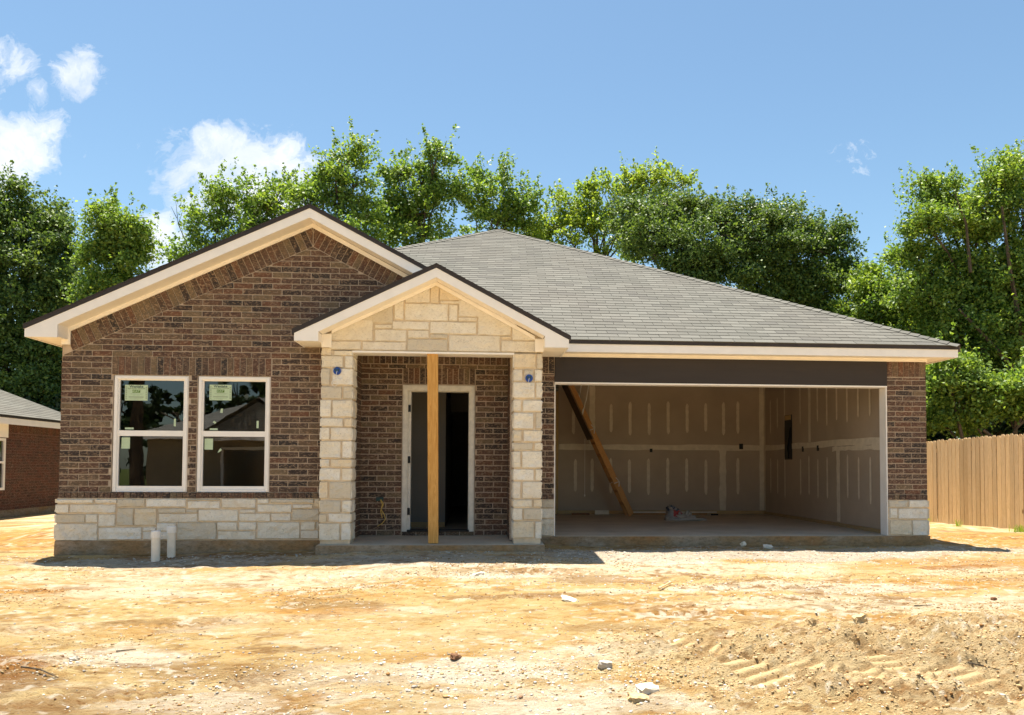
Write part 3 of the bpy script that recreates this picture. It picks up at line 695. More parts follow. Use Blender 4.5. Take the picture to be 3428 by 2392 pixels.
def bricks(mb, M, x0, x1, z0, z1, conv=None, holes=(), course=0.0775, L=0.2555, j=0.0135, seed=1, mi=1, proud=0.007, phase=0):
    rr = random.Random(seed)
    i = 0; z = z0
    while z < z1 - 0.02:
        zt = min(z + course - j, z1 - j * 0.5); zc = (z + zt) / 2
        segs = [(x0, x1)]
        for (hx0, hx1, hz0, hz1) in holes:
            if hz0 < zc < hz1:
                ns = []
                for a, b in segs:
                    if hx1 <= a or hx0 >= b: ns.append((a, b)); continue
                    if hx0 > a: ns.append((a, hx0 - j * 0.6))
                    if hx1 < b: ns.append((hx1 + j * 0.6, b))
                segs = ns
        off = ((i + phase) % 2) * 0.5 * L + rr.uniform(-0.012, 0.012)
        for a, b in segs:
            k = math.floor((a - x0 - off) / L); x = x0 + off + k * L
            while x < b:
                xa, xb = max(a, x), min(b, x + L - j)
                x += L
                if xb - xa < 0.02: continue
                q = rr.uniform(-0.0015, 0.0015); w = rr.uniform(-0.002, 0.002)
                poly = [(xa, z + q), (xb, z - q), (xb, zt - q + w * .5), (xa, zt + q)]
                if conv is not None:
                    poly = clip(poly, conv)
                    if len(poly) < 3 or area(poly) < 0.0006: continue
                mb.prism(poly, M, -0.01, proud + rr.uniform(-0.0015, 0.002), mi)
        z += course; i += 1
def soldiers(mb, M, x0, x1, z0, z1, pitch=0.083, j=0.011, seed=2, mi=1, proud=0.008):
    rr = random.Random(seed); n = max(1, round((x1 - x0) / pitch)); p = (x1 - x0) / n
    for k in range(n):
        xa = x0 + k * p + j / 2; xb = x0 + (k + 1) * p - j / 2; q = rr.uniform(-.002, .002)
        mb.prism([(xa, z0 + q), (xb, z0 - q), (xb, z1 - q), (xa, z1 + q)], M, -0.01, proud + rr.uniform(-.002, .002), mi)
def stone(mb, M, x0, x1, z0, z1, seed, zmax=None, proud=0.024, mi=1, rough=0.010):
    rr = np.random.RandomState(seed)
    nx = max(4, int((x1 - x0) / 0.022)); nz = max(4, int((z1 - z0) / 0.022))
    nx = min(nx, 26); nz = min(nz, 14)
    us = np.linspace(0, 1, nx + 1); ws = np.linspace(0, 1, nz + 1)
    e = 0.006
    X = x0 + (x1 - x0) * us; X[1] = x0 + e; X[-2] = x1 - e
    Z = z0 + (z1 - z0) * ws; Z[1] = z0 + e; Z[-2] = z1 - e
    gx, gz_ = np.meshgrid(X, Z)
    h = fbm(gx * 1.0 + seed, gz_ * 1.4, 0.09, 500 + seed, 3, 0.6)
    d = proud + (h - 0.5) * rough * 3.2
    wob = 0.0045
    bx = (fbm(gz_ + seed, gx * 0, 0.05, 700 + seed, 2) - 0.5) * 2 * wob; bz = (fbm(gx + seed, gz_ * 0, 0.06, 800 + seed, 2) - 0.5) * 2 * wob
    ii = np.zeros_like(gx, bool); ii[0] = ii[-1] = True; ii[:, 0] = ii[:, -1] = True
    d = np.where(ii, 0.0, d)
    ex = np.zeros_like(gx); ex[:, 0] = ex[:, 1] = 1; ex[:, -1] = ex[:, -2] = 1
    ez = np.zeros_like(gx); ez[0] = ez[1] = 1; ez[-1] = ez[-2] = 1
    gx = gx + bx * ex; gz_ = gz_ + bz * ez
    if zmax is not None: gz_ = np.minimum(gz_, zmax(gx))
    n = len(mb.v)
    for j in range(nz + 1):
        for i in range(nx + 1):
            mb.v.append(tuple(M(gx[j, i], gz_[j, i], d[j, i])))
    for j in range(nz):
        for i in range(nx):
            a = n + j * (nx + 1) + i
            mb.f.append((a, a + 1, a + nx + 2, a + nx + 1)); mb.m.append(mi)
def text_into(mb, s, size, cx, y, z, m=0, bold=0.0):
    cu = bpy.data.curves.new('t', 'FONT'); cu.body = s; cu.size = size; cu.align_x = 'CENTER'; cu.align_y = 'CENTER'; cu.offset = bold; cu.resolution_u = 2
    ob = bpy.data.objects.new('t', cu); sc.collection.objects.link(ob)
    bpy.context.view_layer.update()
    dg = bpy.context.evaluated_depsgraph_get(); me = ob.evaluated_get(dg).to_mesh()
    n = len(mb.v)
    mb.v += [(cx + v.co.x, y, z + v.co.y) for v in me.vertices]
    for p in me.polygons:
        mb.f.append(tuple(n + i for i in p.vertices)); mb.m.append(m)
    ob.evaluated_get(dg).to_mesh_clear()
    bpy.data.objects.remove(ob); bpy.data.curves.remove(cu)

H = empty('brick_house', (0.6, 12.0, 0.0), 'unfinished single storey brick and limestone house with open garage and grey hip roof', 'house')
YL, YG, YP, YC = 11.35, 12.0, 12.15, 11.05       # faces: left wing, garage, porch back wall, columns
BM = [MT['mortar'], MT['brick']]; SM = [MT['stone_mortar'], MT['limestone']]

# concrete slabs
mb = MB()
mb.box(0.93, 6.745, YG - 0.035, 24, -0.6, 0.0)
mb.hexa([(-5.43, YL - 0.045, -0.6), (-2.0, YL - 0.045, -0.6), (-2.0, 24, -0.6), (-5.42, 24, -0.6), (-5.415, YL - 0.03, 0.01), (-2.0, YL - 0.03, 0.01), (-2.0, 24, 0.01), (-5.41, 24, 0.01)])
mb.hexa([(-2.025, 10.90, -0.6), (0.935, 10.90, -0.6), (0.935, 12.6, -0.6), (-2.025, 12.6, -0.6), (-2.015, 10.93, -0.025), (0.925, 10.93, -0.025), (0.925, 12.6, 0.003), (-2.015, 12.6, 0.003)])
mb.build('foundation', MT['slab_edge'], H)
mb = MB()
mb.box(1.13, 6.26, YG - 0.03, 17.7, 0.0, 0.004)
mb.hexa([(-2.0, 10.94, -0.024), (0.92, 10.94, -0.024), (0.92, 12.4, 0.0), (-2.0, 12.4, 0.0), (-2.0, 10.94, -0.020), (0.92, 10.94, -0.020), (0.92, 12.4, 0.006), (-2.0, 12.4, 0.006)])
mb.build('floor', MT['concrete'], H)

# left wing front wall with its gable
PK = (-2.184, 3.940)
def rake_lo(x): return PK[1] + (0.472 * (x - PK[0]) if x < PK[0] else -0.52 * (x - PK[0]))
mb = MB(); M = F(YL)
mo = -0.20
W1 = (-4.735, -3.772, 0.635, 2.182); W2 = (-3.655, -2.712, 0.635, 2.182)
# mortar backing, pieced round the two window openings
for (a, b, c, d) in ((-5.39, W1[0], 0.0, 2.58), (W1[1], W2[0], 0.0, 2.58), (W2[1], -1.98, 0.0, 2.58)):
    mb.prism([(a, c), (b, c), (b, d), (a, d)], M, mo, 0.0, 0)
for w in (W1, W2):
    mb.prism([(w[0], 0.0), (w[1], 0.0), (w[1], w[2]), (w[0], w[2])], M, mo, 0.0, 0)
    mb.prism([(w[0], w[3]), (w[1], w[3]), (w[1], 2.58), (w[0], 2.58)], M, mo, 0.0, 0)
mb.prism([(-5.39, 2.58), (0.6, 2.58), (0.6, 2.83), (-2.173, 4.27), (-5.39, 2.76)], M, mo, 0.0, 0)
conv = [(-5.39, 0.64), (-1.985, 0.64), (-1.985, 3.84), (-2.184, 3.940), (-5.39, 2.425)]
conv = [(-5.395, 0.64), (-1.985, 0.64), (-1.985, rake_lo(-1.985) - .004), (PK[0], PK[1] - .004), (-5.395, rake_lo(-5.395) - .004)]
bricks(mb, M, -5.393, -1.985, 0.647, 2.655, conv, [(W1[0], W1[1], .6, W1[3]), (W2[0], W2[1], .6, W2[3]), (-4.76, -2.70, 2.182, 2.425)], seed=11)
conv2 = [(-4.86, 2.655), (0.24, 2.655), (0.24, rake_lo(0.24) - .004), (PK[0], PK[1] - .004), (-4.86, rake_lo(-4.86) - .003)]
bricks(mb, M, -5.393, 0.5, 0.647 + 26 * 0.0775, 4.0, conv2, seed=12)
soldiers(mb, M, -5.395, -1.985, 0.566, 0.638, 0.083, seed=13, proud=0.022)
soldiers(mb, M, -4.757, -2.705, 2.187, 2.421, 0.083, seed=14)
# angled soldier band under the rakes
for sgn, sl in ((-1, 0.472), (1, 0.52)):
    th = math.atan(sl); ux, uz = (math.cos(th) * -sgn * -1, -math.sin(th)) if sgn > 0 else (-math.cos(th), -math.sin(th))
    nx_, nz_ = (math.sin(th), math.cos(th)) if sgn > 0 else (-math.sin(th), math.cos(th))
    rr = random.Random(15 + sgn)
    for k in range(-3, 46):
        s0 = k * 0.083 + 0.0055; s1 = (k + 1) * 0.083 - 0.0055
        P0 = (PK[0] + ux * s0, PK[1] + uz * s0); P1 = (PK[0] + ux * s1, PK[1] + uz * s1)
        q = rr.uniform(0.006, 0.010); t = 0.30
        poly = [(P0[0] + nx_ * q, P0[1] + nz_ * q), (P1[0] + nx_ * q, P1[1] + nz_ * q), (P1[0] + nx_ * t, P1[1] + nz_ * t), (P0[0] + nx_ * t, P0[1] + nz_ * t)]
        if area(poly) < 0: poly.reverse()
        if sgn < 0: cv = [(-5.285, 0), (PK[0] - 0.007, 0), (PK[0] - 0.007, 4.235), (-5.285, 2.776)]
        else: cv = [(PK[0] + 0.007, 0), (0.4, 0), (0.4, 2.85), (PK[0] + 0.007, 4.235)]
        poly = clip(poly, cv)
        if len(poly) < 3 or area(poly) < 0.0006: continue
        mb.prism(poly, M, -0.01, 0.009 + rr.uniform(-.002, .002), 1)
mb.build('brick_wall', BM, H)

# stone wainscot
mb = MB()
mb.box(-5.40, -1.98, YL - 0.012, YL - 0.001, 0.0, 0.564, 0)
for i, (a, b, c, d) in enumerate(WAINSCOT): stone(mb, F(YL - 0.012), a, b, c, min(d, 0.556), 20 + i)
for k, (c, d) in enumerate(((0.02, 0.22), (0.24, 0.36), (0.38, 0.48), (0.50, 0.556))):
    stone(mb, SL(-5.40), -YL + 0.01 - 0.75 + 0.1 * (k % 2), -YL + 0.03, c, d, 90 + k); stone(mb, SL(-5.40), -12.75, -12.12 + 0.1 * (k % 2), c, d, 95 + k)
mb.build('stone_wainscot', SM, H)

# garage piers
mb = MB(); M = F(YG)
mb.box(0.89, 1.15, YG, YG + 0.2, 0, 2.60, 0)
bricks(mb, M, 0.892, 1.147, 0.612, 2.34, None, seed=31); soldiers(mb, M, 0.892, 1.147, 0.533, 0.603, seed=32, proud=0.02); soldiers(mb, M, 0.892, 1.147, 2.35, 2.585, seed=33)
mb.build('brick_pier', BM, H); mb = MB(); mb.box(6.12, 6.72, YG, YG + 0.2, 0, 2.60, 0)
bricks(mb, M, 6.123, 6.722, 0.612, 2.35, None, seed=34); soldiers(mb, M, 6.118, 6.724, 0.533, 0.603, seed=35, proud=0.02); soldiers(mb, M, 6.123, 6.722, 2.362, 2.585, seed=36)
mb.build('brick_pier', BM, H)
mb = MB()
mb.box(0.89, 1.15, YG - 0.012, YG - 0.001, 0, 0.531, 0)
for i, (a, b, c, d) in enumerate(((0.90, 1.143, 0.412, 0.524), (0.90, 1.143, 0.264, 0.403), (0.90, 1.144, 0.008, 0.247))): stone(mb, F(YG - 0.012), a, b, c, d, 150 + i)
mb.build('stone_pier_base', SM, H); mb = MB(); mb.box(6.118, 6.724, YG - 0.012, YG - 0.001, 0, 0.531, 0)
for i, (a, b, c, d) in enumerate(PIER_R): stone(mb, F(YG - 0.012), a, b, c, d, 140 + i)
for k, (c, d) in enumerate(((0.01, 0.23), (0.255, 0.40), (0.42, 0.52))): stone(mb, SR(6.724), YG - 0.02, YG + 0.5 + 0.1 * k, c, d, 155 + k)
mb.build('stone_pier_base', SM, H)

# side and rear walls
mb = MB(); mb.box(-5.39, -5.20, YL + 0.2, 24, 0, 2.66, 0)
bricks(mb, SL(-5.39), -24, -YL - 0.01, 0.647, 2.60, None, seed=41)
mb.box(6.60, 6.72, YG + 0.2, 24, 0, 2.66, 0); bricks(mb, SR(6.72), YG, 24, 0.612, 2.60, None, seed=42)
mb.box(-5.2, 6.6, 23.9, 24.0, 0, 2.66, 0)
mb.build('side_wall', BM, H)

# porch: back wall with the door opening, brick returns
mb = MB(); M = F(YP)
for (a, b, c, d) in ((-1.63, -1.035, 0, 2.6), (0.005, 0.485, 0, 2.6), (-1.035, 0.005, 2.166, 2.6), (-1.035, 0.005, 0, 0.062)):
    mb.prism([(a, c), (b, c), (b, d), (a, d)], M, -0.2, 0, 0)
bricks(mb, M, -1.63, 0.485, 0.01, 2.47, None, [(-1.035, 0.005, 0.0, 2.42)], seed=51)
soldiers(mb, M, -1.035, 0.005, 2.186, 2.412, seed=52); soldiers(mb, M, -1.62, 0.475, 2.478, 2.70, seed=53); soldiers(mb, M, -1.035, 0.005, 0.004, 0.058, 0.2, seed=54)
mb.box(-2.0, -1.63, 11.42, 12.4, 0, 2.6, 0); mb.box(0.485, 0.89, 11.42, 12.4, 0, 2.6, 0)
bricks(mb, SR(-1.63), 11.43, YP - 0.008, 0.01, 2.47, None, seed=55); soldiers(mb, SR(-1.63), 11.43, YP - 0.008, 2.478, 2.60, seed=56)
bricks(mb, SL(0.485), -YP + 0.008, -11.43, 0.01, 2.47, None, seed=57, phase=1); soldiers(mb, SL(0.485), -YP + 0.008, -11.43, 2.478, 2.60, seed=58)
mb.build('porch_wall', BM, H)

# limestone columns
BANDS_L = [(2.441, 2.506), (2.28, 2.432), (2.053, 2.265), (1.875, 2.03), (1.637, 1.853), (1.511, 1.617), (1.335, 1.492), (1.10, 1.318), (.984, 1.081), (.81, .964), (.572, .789), (.395, .546), (.268, .375), (.028, .25)]
BANDS_R = [(2.305, 2.49), (2.133, 2.284), (1.909, 2.117), (1.733, 1.878), (1.5, 1.709), (1.331, 1.479), (1.219, 1.312), (.984, 1.199), (.816, .962), (.579, .797), (.466, .562), (.296, .444), (.05, .271)]
for (X0, X1, rects, bands, sd_, lab) in ((-1.985, -1.605, COL_L, BANDS_L, 200, 'limestone column left of the porch opening'), (0.525, 0.880, COL_R, BANDS_R, 260, 'limestone column right of the porch opening')):
    mb = MB(); mb.box(X0, X1, YC + 0.012, 11.45, -0.02, 2.515, 0)
    for i, (a, b, c, d) in enumerate(rects):
        a = max(a, X0 - 0.012); b = min(b, X1 + 0.012)
        if a < X0 + 0.05: a = X0 - 0.010
        if b > X1 - 0.05: b = X1 + 0.010
        stone(mb, F(YC + 0.012), a, b, c, d, sd_ + i, proud=0.022)
    for i, (c, d) in enumerate(bands):
        for (Mf, s) in ((SR(X1), 1), (SL(X0), -1)):
            y0, y1 = YC + 0.0, 11.44
            ym = y0 + (0.17 if i % 2 else 0.26)
            for q, (p0, p1) in enumerate(((y0, ym - 0.009), (ym + 0.009, y1))):
                if s < 0: p0, p1 = -p1, -p0
                stone(mb, Mf, p0, p1, c, d, sd_ + 30 + i + 7 * q, proud=0.016)
    o = mb.build('stone_column', SM, H); tag(o, lab)

# porch gable face
PG = (-0.522, 3.385)
def pg_top(x):
    x = np.asarray(x); return np.where(x < PG[0], PG[1] + 0.487 * (x - PG[0]), PG[1] - 0.532 * (x - PG[0])) + 0.01
mb = MB()
mb.prism([(-1.99, 2.506), (0.90, 2.506), (0.90, 2.70), (PG[0], 3.45), (-1.99, 2.74)], F(YC + 0.012), -0.28, 0.0, 0)
for i, (a, b, c, d) in enumerate(GABLE_STONES):
    if a < -1.85: a = -1.90
    if b > 0.78: b = 0.83
    stone(mb, F(YC + 0.012), a, b, c, d + (0.06 if i in (0, 2, 4, 7, 9, 13, 14, 15) else 0), 320 + i, zmax=pg_top, proud=0.018, rough=0.007)
mb.build('stone_gable', SM, H)
mb = MB(); mb.box(-1.60, 0.52, YC - 0.012, YC + 0.30, 2.480, 2.503); mb.box(-1.62, 0.48, 11.33, YP - 0.01, 2.60, 2.62)
mb.build('porch_ceiling', MT['trim_paint'], H)

# roof: main hip, shingled in real tabs on the front slope
EY, EZ, KS = 11.655, 2.785, 0.5206
AP = (0.496, 18.195, EZ + KS * (18.195 - EY))
def mp(u, v, d):   # u = X, v = distance up the slope, d = off the slope
    c = 1 / math.sqrt(1 + KS * KS)
    return (u, EY + v * c - d * KS * c, EZ + v * KS * c + d * c)
VA = (AP[1] - EY) * math.sqrt(1 + KS * KS)
LX = -6.93
tri = [(-5.71, 0), (7.06, 0), (AP[0], VA), (-5.71, VA * (-5.71 - LX) / (AP[0] - LX))]
mb = MB(); mb.prism(tri, mp, -0.05, -0.004, 0)
BR_ = (0.496, 19.6, AP[2])
mb.face([(7.06, EY, EZ), (7.06, 24.4, EZ), BR_, AP], 1)
mb.face([(7.06, 24.4, EZ), (-5.71, 24.4, EZ), BR_], 1)
hl = mp(*tri[3], 0)
mb.face([(-5.71, 24.4, EZ), (-5.71, hl[1], EZ), hl, AP, BR_], 1)
rr = random.Random(77); v = 0.0; i = 0
while v < VA - 0.02:
    ex = 0.141
    off = -(i * 0.146 % 0.30) + rr.uniform(-0.006, 0.006); x = -6.2 + off
    while x < 7.2:
        poly = clip([(x + 0.003, v), (x + 0.297, v), (x + 0.297, v + ex + 0.03), (x + 0.003, v + ex + 0.03)], tri)
        x += 0.30
        if len(poly) < 3 or area(poly) < 0.001: continue
        q = rr.uniform(0, 0.0015)
        def mp2(u, w, d, v0=v, q=q): return mp(u, w, 0.0 if d == 0 else 0.0105 + q - 0.0075 * (w - v0) / 0.17)
        mb.prism(poly, mp2, 0, 1, 2)
    v += ex; i += 1
roof = mb.build('roof', [MT['drip_edge'], MT['shingle_sheet'], MT['shingle']], H)
# hip caps
mb = MB()
def caps(A, B, out):
    A = Vector(A); B = Vector(B); d = (B - A); L_ = d.length; d.normalize(); n = int(L_ / 0.145)
    n1 = Vector((0, -KS, 1)).normalized(); n2 = Vector(out).normalized()
    s1 = d.cross(n1).normalized(); s2 = d.cross(n2).normalized()
    if s1.z > 0: s1 = -s1
    if s2.z > 0: s2 = -s2
    rr = random.Random(5)
    for k in range(n + 1):
        a = A + d * (k * 0.145); b = A + d * min(L_, (k + 1) * 0.145 + 0.02)
        h0 = 0.026 + rr.uniform(0, .003); h1 = 0.014; up = Vector((0, 0, 1))
        w = 0.125 + rr.uniform(-.006, .006)
        pa, pb = a + up * h0, b + up * h1
        for s_, nn in ((s1, n1), (s2, n2)):
            qa = a + s_ * w + nn * (h0 * 0.8); qb = b + s_ * w + nn * (h1 * 0.8)
            t = nn * 0.012
            mb.hexa([pa - t, qa - t, qb - t, pb - t, pa, qa, qb, pb], 0)
caps((7.06, EY, EZ), AP, (1, 0, 0.52)); caps(hl, AP, (-0.9, 0.1, 0.52)); caps(AP, BR_, (1, 0, 0.52))
mb.build('hip_cap', MT['shingle'], roof)

# gable roofs over the left wing and the porch
def gable_roof(nm, L_, P_, R_, y0, y1, seed, lab):
    """L_,P_,R_: (x,z) of the top line of the dark edge; front at y0"""
    mb = MB(); M = F(0.0)
    for a, b in ((L_, P_), (P_, R_)):
        poly = [(a[0], a[1] - 0.055), (b[0], b[1] - 0.055), (b[0], b[1] - 0.012), (a[0], a[1] - 0.012)]
        mb.prism(poly, M, -y1, -y0, 0)
        poly = [(a[0], a[1] - 0.012), (b[0], b[1] - 0.012), (b[0], b[1]), (a[0], a[1])]
        mb.prism(poly, M, -y1, -(y0 + 0.004), 1); mb.prism(poly, M, -(y0 + 0.003), -(y0 - 0.004), 0)
        rr = random.Random(seed); Ld = math.hypot(b[0] - a[0], b[1] - a[1]); n = int(Ld / 0.14)
        ux, uz = (b[0] - a[0]) / Ld, (b[1] - a[1]) / Ld
        for k in range(n):
            s0, s1 = k * 0.14, (k + 1) * 0.14
            e = rr.uniform(0.003, 0.008); lo = 0.001; hi = 0.007
            if uz > 0: h0, h1 = hi, lo
            else: h0, h1 = lo, hi
            A_ = (a[0] + ux * s0, a[1] + uz * s0); B_ = (a[0] + ux * s1, a[1] + uz * s1)
            mb.prism([A_, B_, (B_[0], B_[1] + h1), (A_[0], A_[1] + h0)], M, -(y0 + 0.12), -(y0 - e), 0)
    o = mb.build(nm, [MT['drip_edge'], MT['shingle_sheet']], H); tag(o, lab)
    return o
gable_roof('gable_roof', (-5.727, 2.775), (-2.173, 4.425), (0.60, 2.975), 11.02, 14.6, 3, 'wide gable roof over the left wing')
gable_roof('gable_roof', (-2.315, 2.72), (-0.504, 3.606), (1.240, 2.692), 10.72, 13.2, 4, 'small gable roof over the porch')

# fascia boards
mb = MB(); M = F(0.0)
mb.prism([(-5.71, 2.62), (-5.31, 2.62), (-5.31, 2.785), (-2.173, 4.246), (-2.173, 4.369), (-5.71, 2.722)], M, -11.055, -11.03, 0)
mb.prism([(-2.173, 4.246), (0.55, 2.822), (0.55, 2.945), (-2.173, 4.369)], M, -11.055, -11.03, 0)
mb.prism([(-2.285, 2.578), (-1.985, 2.578), (-1.985, 2.70), (-0.504, 3.426), (-0.504, 3.548), (-2.285, 2.676)], M, -10.755, -10.73, 0)
mb.prism([(-0.504, 3.426), (0.90, 2.69), (0.90, 2.541), (1.213, 2.541), (1.213, 2.645), (-0.504, 3.548)], M, -10.755, -10.73, 0)
mb.box(0.95, 7.04, 11.675, 11.70, 2.62, 2.735, 0)
mb.box(7.015, 7.04, 11.701, 24.3, 2.62, 2.735, 0)
mb.box(-5.71, -5.685, 11.056, 24.3, 2.62, 2.735, 0)
mb.box(-2.285, -2.265, 10.756, 11.34, 2.578, 2.676, 0); mb.box(1.193, 1.213, 10.756, 11.674, 2.541, 2.645, 0)
mb.build('fascia', MT['trim_paint'], H)
mb = MB(); mb.box(0.95, 7.052, 11.660, 11.674, 2.736, 2.782, 0); mb.build('drip_edge', MT['drip_edge'], H); mb = MB(); mb.box(7.041, 7.055, 11.675, 24.3, 2.736, 2.78, 0); mb.build('drip_edge', MT['drip_edge'], H); mb = MB(); mb.box(-5.724, -5.711, 11.03, 24.3, 2.736, 2.775, 0)
mb.build('drip_edge', MT['drip_edge'], H)
mb = MB(); mb.box(-5.724, -5.711, 11.03, 24.3, 2.736, 2.775, 0); mb.build('drip_edge', MT['drip_edge'], H)
# soffits
mb = MB()
for (L_, P_, y0, y1) in (((-5.31, 2.790), (-2.173, 4.252), 11.055, YL - 0.005), ((0.50, 2.854), (-2.173, 4.252), 11.055, YL - 0.005), ((-1.985, 2.706), (-0.504, 3.432), 10.755, YC), ((0.90, 2.696), (-0.504, 3.432), 10.755, YC)):
    poly = [L_, P_, (P_[0], P_[1] + 0.015), (L_[0], L_[1] + 0.015)]
    if area(poly) < 0: poly.reverse()
    mb.prism(poly, M, -y1, -y0, 0)
mb.box(-5.684, -5.31, 11.056, YL - 0.0, 2.630, 2.645); mb.box(-5.325, -5.31, 11.056, YL, 2.646, 2.79)
mb.box(-5.684, -5.39, YL + 0.001, 24.2, 2.630, 2.645)
mb.box(0.95, 7.014, 11.701, YG + 0.05, 2.632, 2.647); mb.box(6.72, 7.014, YG + 0.051, 24.2, 2.632, 2.647)
mb.box(-2.264, -1.985, 10.756, YL - 0.01, 2.586, 2.60); mb.box(-2.0, -1.985, 10.756, YC, 2.601, 2.70)
mb.box(0.905, 1.192, 10.756, 11.674, 2.550, 2.565); mb.box(0.905, 0.918, 10.756, YC, 2.566, 2.69)
mb.build('soffit', MT['frieze_paint'], H)
# frieze boards on the walls
mb = MB()
def fr(a, b, w, y): # board along a..b (lower edge), width w upward
    poly = [a, b, (b[0], b[1] + w), (a[0], a[1] + w)]
    if area(poly) < 0: poly.reverse()
    mb.prism(poly, F(y), 0.0, 0.022, 0)
fr((-5.285, 2.748), (-2.192, 4.197), 0.06, YL - 0.010); fr((0.45, 2.80), (-2.192, 4.197), 0.06, YL - 0.010)
mb.box(-5.395, -5.285, YL - 0.033, YL - 0.010, 2.568, 2.80)
fr((-1.866, 2.725), (-0.520, 3.380), 0.05, YC - 0.012); fr((0.792, 2.680), (-0.520, 3.380), 0.05, YC - 0.012)
mb.box(-1.995, -1.866, YC - 0.036, YC - 0.012, 2.540, 2.715); mb.box(0.792, 0.908, YC - 0.036, YC - 0.012, 2.522, 2.695)
mb.box(0.91, 6.735, YG - 0.034, YG - 0.010, 2.586, 2.632)
mb.build('frieze_board', MT['frieze_paint'], H)

# garage opening
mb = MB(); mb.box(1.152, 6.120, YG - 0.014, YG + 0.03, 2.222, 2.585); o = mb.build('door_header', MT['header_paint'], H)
mb = MB(); mb.box(1.152, 6.118, YG - 0.016, YG + 0.20, 2.200, 2.2205); mb.box(1.148, 1.163, YG - 0.004, YG + 0.20, 0.005, 2.199); mb.box(6.103, 6.117, YG - 0.004, YG + 0.20, 0.005, 2.199)
mb.build('door_jamb', MT['trim_paint'], H)
# garage interior
mb = MB()
mb.box(1.78, 6.25, 17.65, 17.70, 0.075, 2.75); mb.box(6.25, 6.29, 12.22, 17.65, 0.06, 2.75); mb.box(1.09, 1.13, 12.22, 17.65, 0.0, 2.75)
mb.box(1.09, 1.70, 17.65, 17.70, 0.0, 2.75)
mb.box(1.13, 6.25, 12.22, 17.65, 2.745, 2.80)
mb.box(1.09, 1.14, 12.205, 12.22, 0, 2.8); mb.box(6.118, 6.29, 12.205, 12.22, 0, 2.75); mb.box(1.14, 6.118, 12.205, 12.22, 2.205, 2.75)
gw = mb.build('garage_wall', MT['drywall_paper'], H)
mb = MB(); mb.box(1.70, 1.775, 17.63, 17.70, 0, 2.6); mb.box(1.78, 6.25, 17.625, 17.70, 0.0, 0.072); mb.box(6.215, 6.29, 12.22, 17.62, 0.0, 0.058)
mb.build('sill_plate', MT['sill_wood'], gw)
# joint compound: taped seams and screw lines
rr = random.Random(9)
SN = [0]
def strip(M, u0, u1, w0, w1, vert=True, wob=0.012, taper=True):
    mb = MB(); n = 14; A_ = []; B_ = []; SN[0] += 1; dd = 0.0012 + 0.00025 * SN[0]
    for k in range(n + 1):
        t = k / n; f = 1.0
        if taper: f = min(1, 3.2 * math.sin(math.pi * min(max(t, .02), .98)) ** 0.8)
        e0 = rr.uniform(-wob, wob); e1 = rr.uniform(-wob, wob)
        if vert:
            c = (u0 + u1) / 2; h = (u1 - u0) / 2 * f
            A_.append((c - h + e0, w0 + (w1 - w0) * t)); B_.append((c + h + e1, w0 + (w1 - w0) * t))
        else:
            c = (w0 + w1) / 2; h = (w1 - w0) / 2
            A_.append((u0 + (u1 - u0) * t, c - h + e0)); B_.append((u0 + (u1 - u0) * t, c + h + e1))
    for k in range(n):
        p = [A_[k], B_[k], B_[k + 1], A_[k + 1]]
        mb.face([M(u, w, dd) for u, w in p], 0)
    mb.build('joint_compound', MT['joint_compound'], gw)
MBk = F(17.65); MRt = SL(6.25)
strip(MBk, 1.79, 6.22, 1.365, 1.48, False, 0.012); strip(MBk, 6.14, 6.24, 0.08, 2.74, True, 0.006, False)
strip(MBk, 2.44, 2.56, 1.49, 2.74, True, 0.008, False); strip(MBk, 5.26, 5.40, 0.08, 1.36, True, 0.012, False)
for i, x in enumerate((2.10, 2.906, 3.315, 3.729, 4.14, 4.554, 4.96, 5.35, 5.665)):
    strip(MBk, x - 0.032, x + 0.032, 1.72 + rr.uniform(-.05, .06), 2.38 + rr.uniform(-.05, .05), True, 0.004)
for i, x in enumerate((2.143, 2.50, 2.90, 3.30, 3.71, 4.13, 4.54, 4.96, 5.66)):
    strip(MBk, x - 0.032, x + 0.032, 0.44 + rr.uniform(-.05, .04), 1.18 + rr.uniform(-.05, .03), True, 0.004)
strip(MRt, -17.6, -12.4, 1.37, 1.48, False, 0.012); strip(MRt, -14.2, -12.4, 1.29, 1.37, False, 0.015); strip(MRt, -17.64, -17.56, 0.08, 2.74, True, 0.005, False)
strip(MRt, -15.24, -15.13, 1.48, 2.74, True, 0.006, False); strip(MRt, -14.03, -13.90, 0.08, 1.36, True, 0.01, False)
for i in range(14):
    y = 17.25 - i * 0.406 * 1.0
    if y < 12.35: continue
    if abs(y - 13.97) > .12 and abs(y - 16.2) > .2: strip(MRt, -y - 0.03, -y + 0.03, 0.45 + rr.uniform(-.06, .05), 1.20 + rr.uniform(-.04, .04), True, 0.004)
    if abs(y - 15.18) > .12 and abs(y - 16.2) > .2: strip(MRt, -y - 0.03, -y + 0.03, 1.78 + rr.uniform(-.06, .06), 2.5 + rr.uniform(-.1, .2), True, 0.004)
for (x, z, w, h) in ((3.768, 1.355, .06, .075), (5.735, 1.452, .085, .12)):
    mb = MB(); mb.box(x - w / 2, x + w / 2, 17.642, 17.649, z - h / 2, z + h / 2); mb.build('outlet_box', MT['black_metal'], gw)
for (y, z) in ((15.52, 1.355), (14.82, 1.358)):
    mb = MB(); mb.box(6.241, 6.249, y - .04, y + .04, z - .05, z + .05); mb.build('outlet_box', MT['black_metal'], gw)
mb = MB(); mb.box(6.238, 6.249, 16.06, 16.44, 1.16, 2.05, 0); mb.box(6.228, 6.237, 16.10, 16.40, 1.95, 2.04, 1); mb.tube([(6.232, 16.2, 1.18), (6.228, 16.25, 1.4), (6.23, 16.15, 1.65), (6.232, 16.1, 1.8)], 0.012, 6, 2)
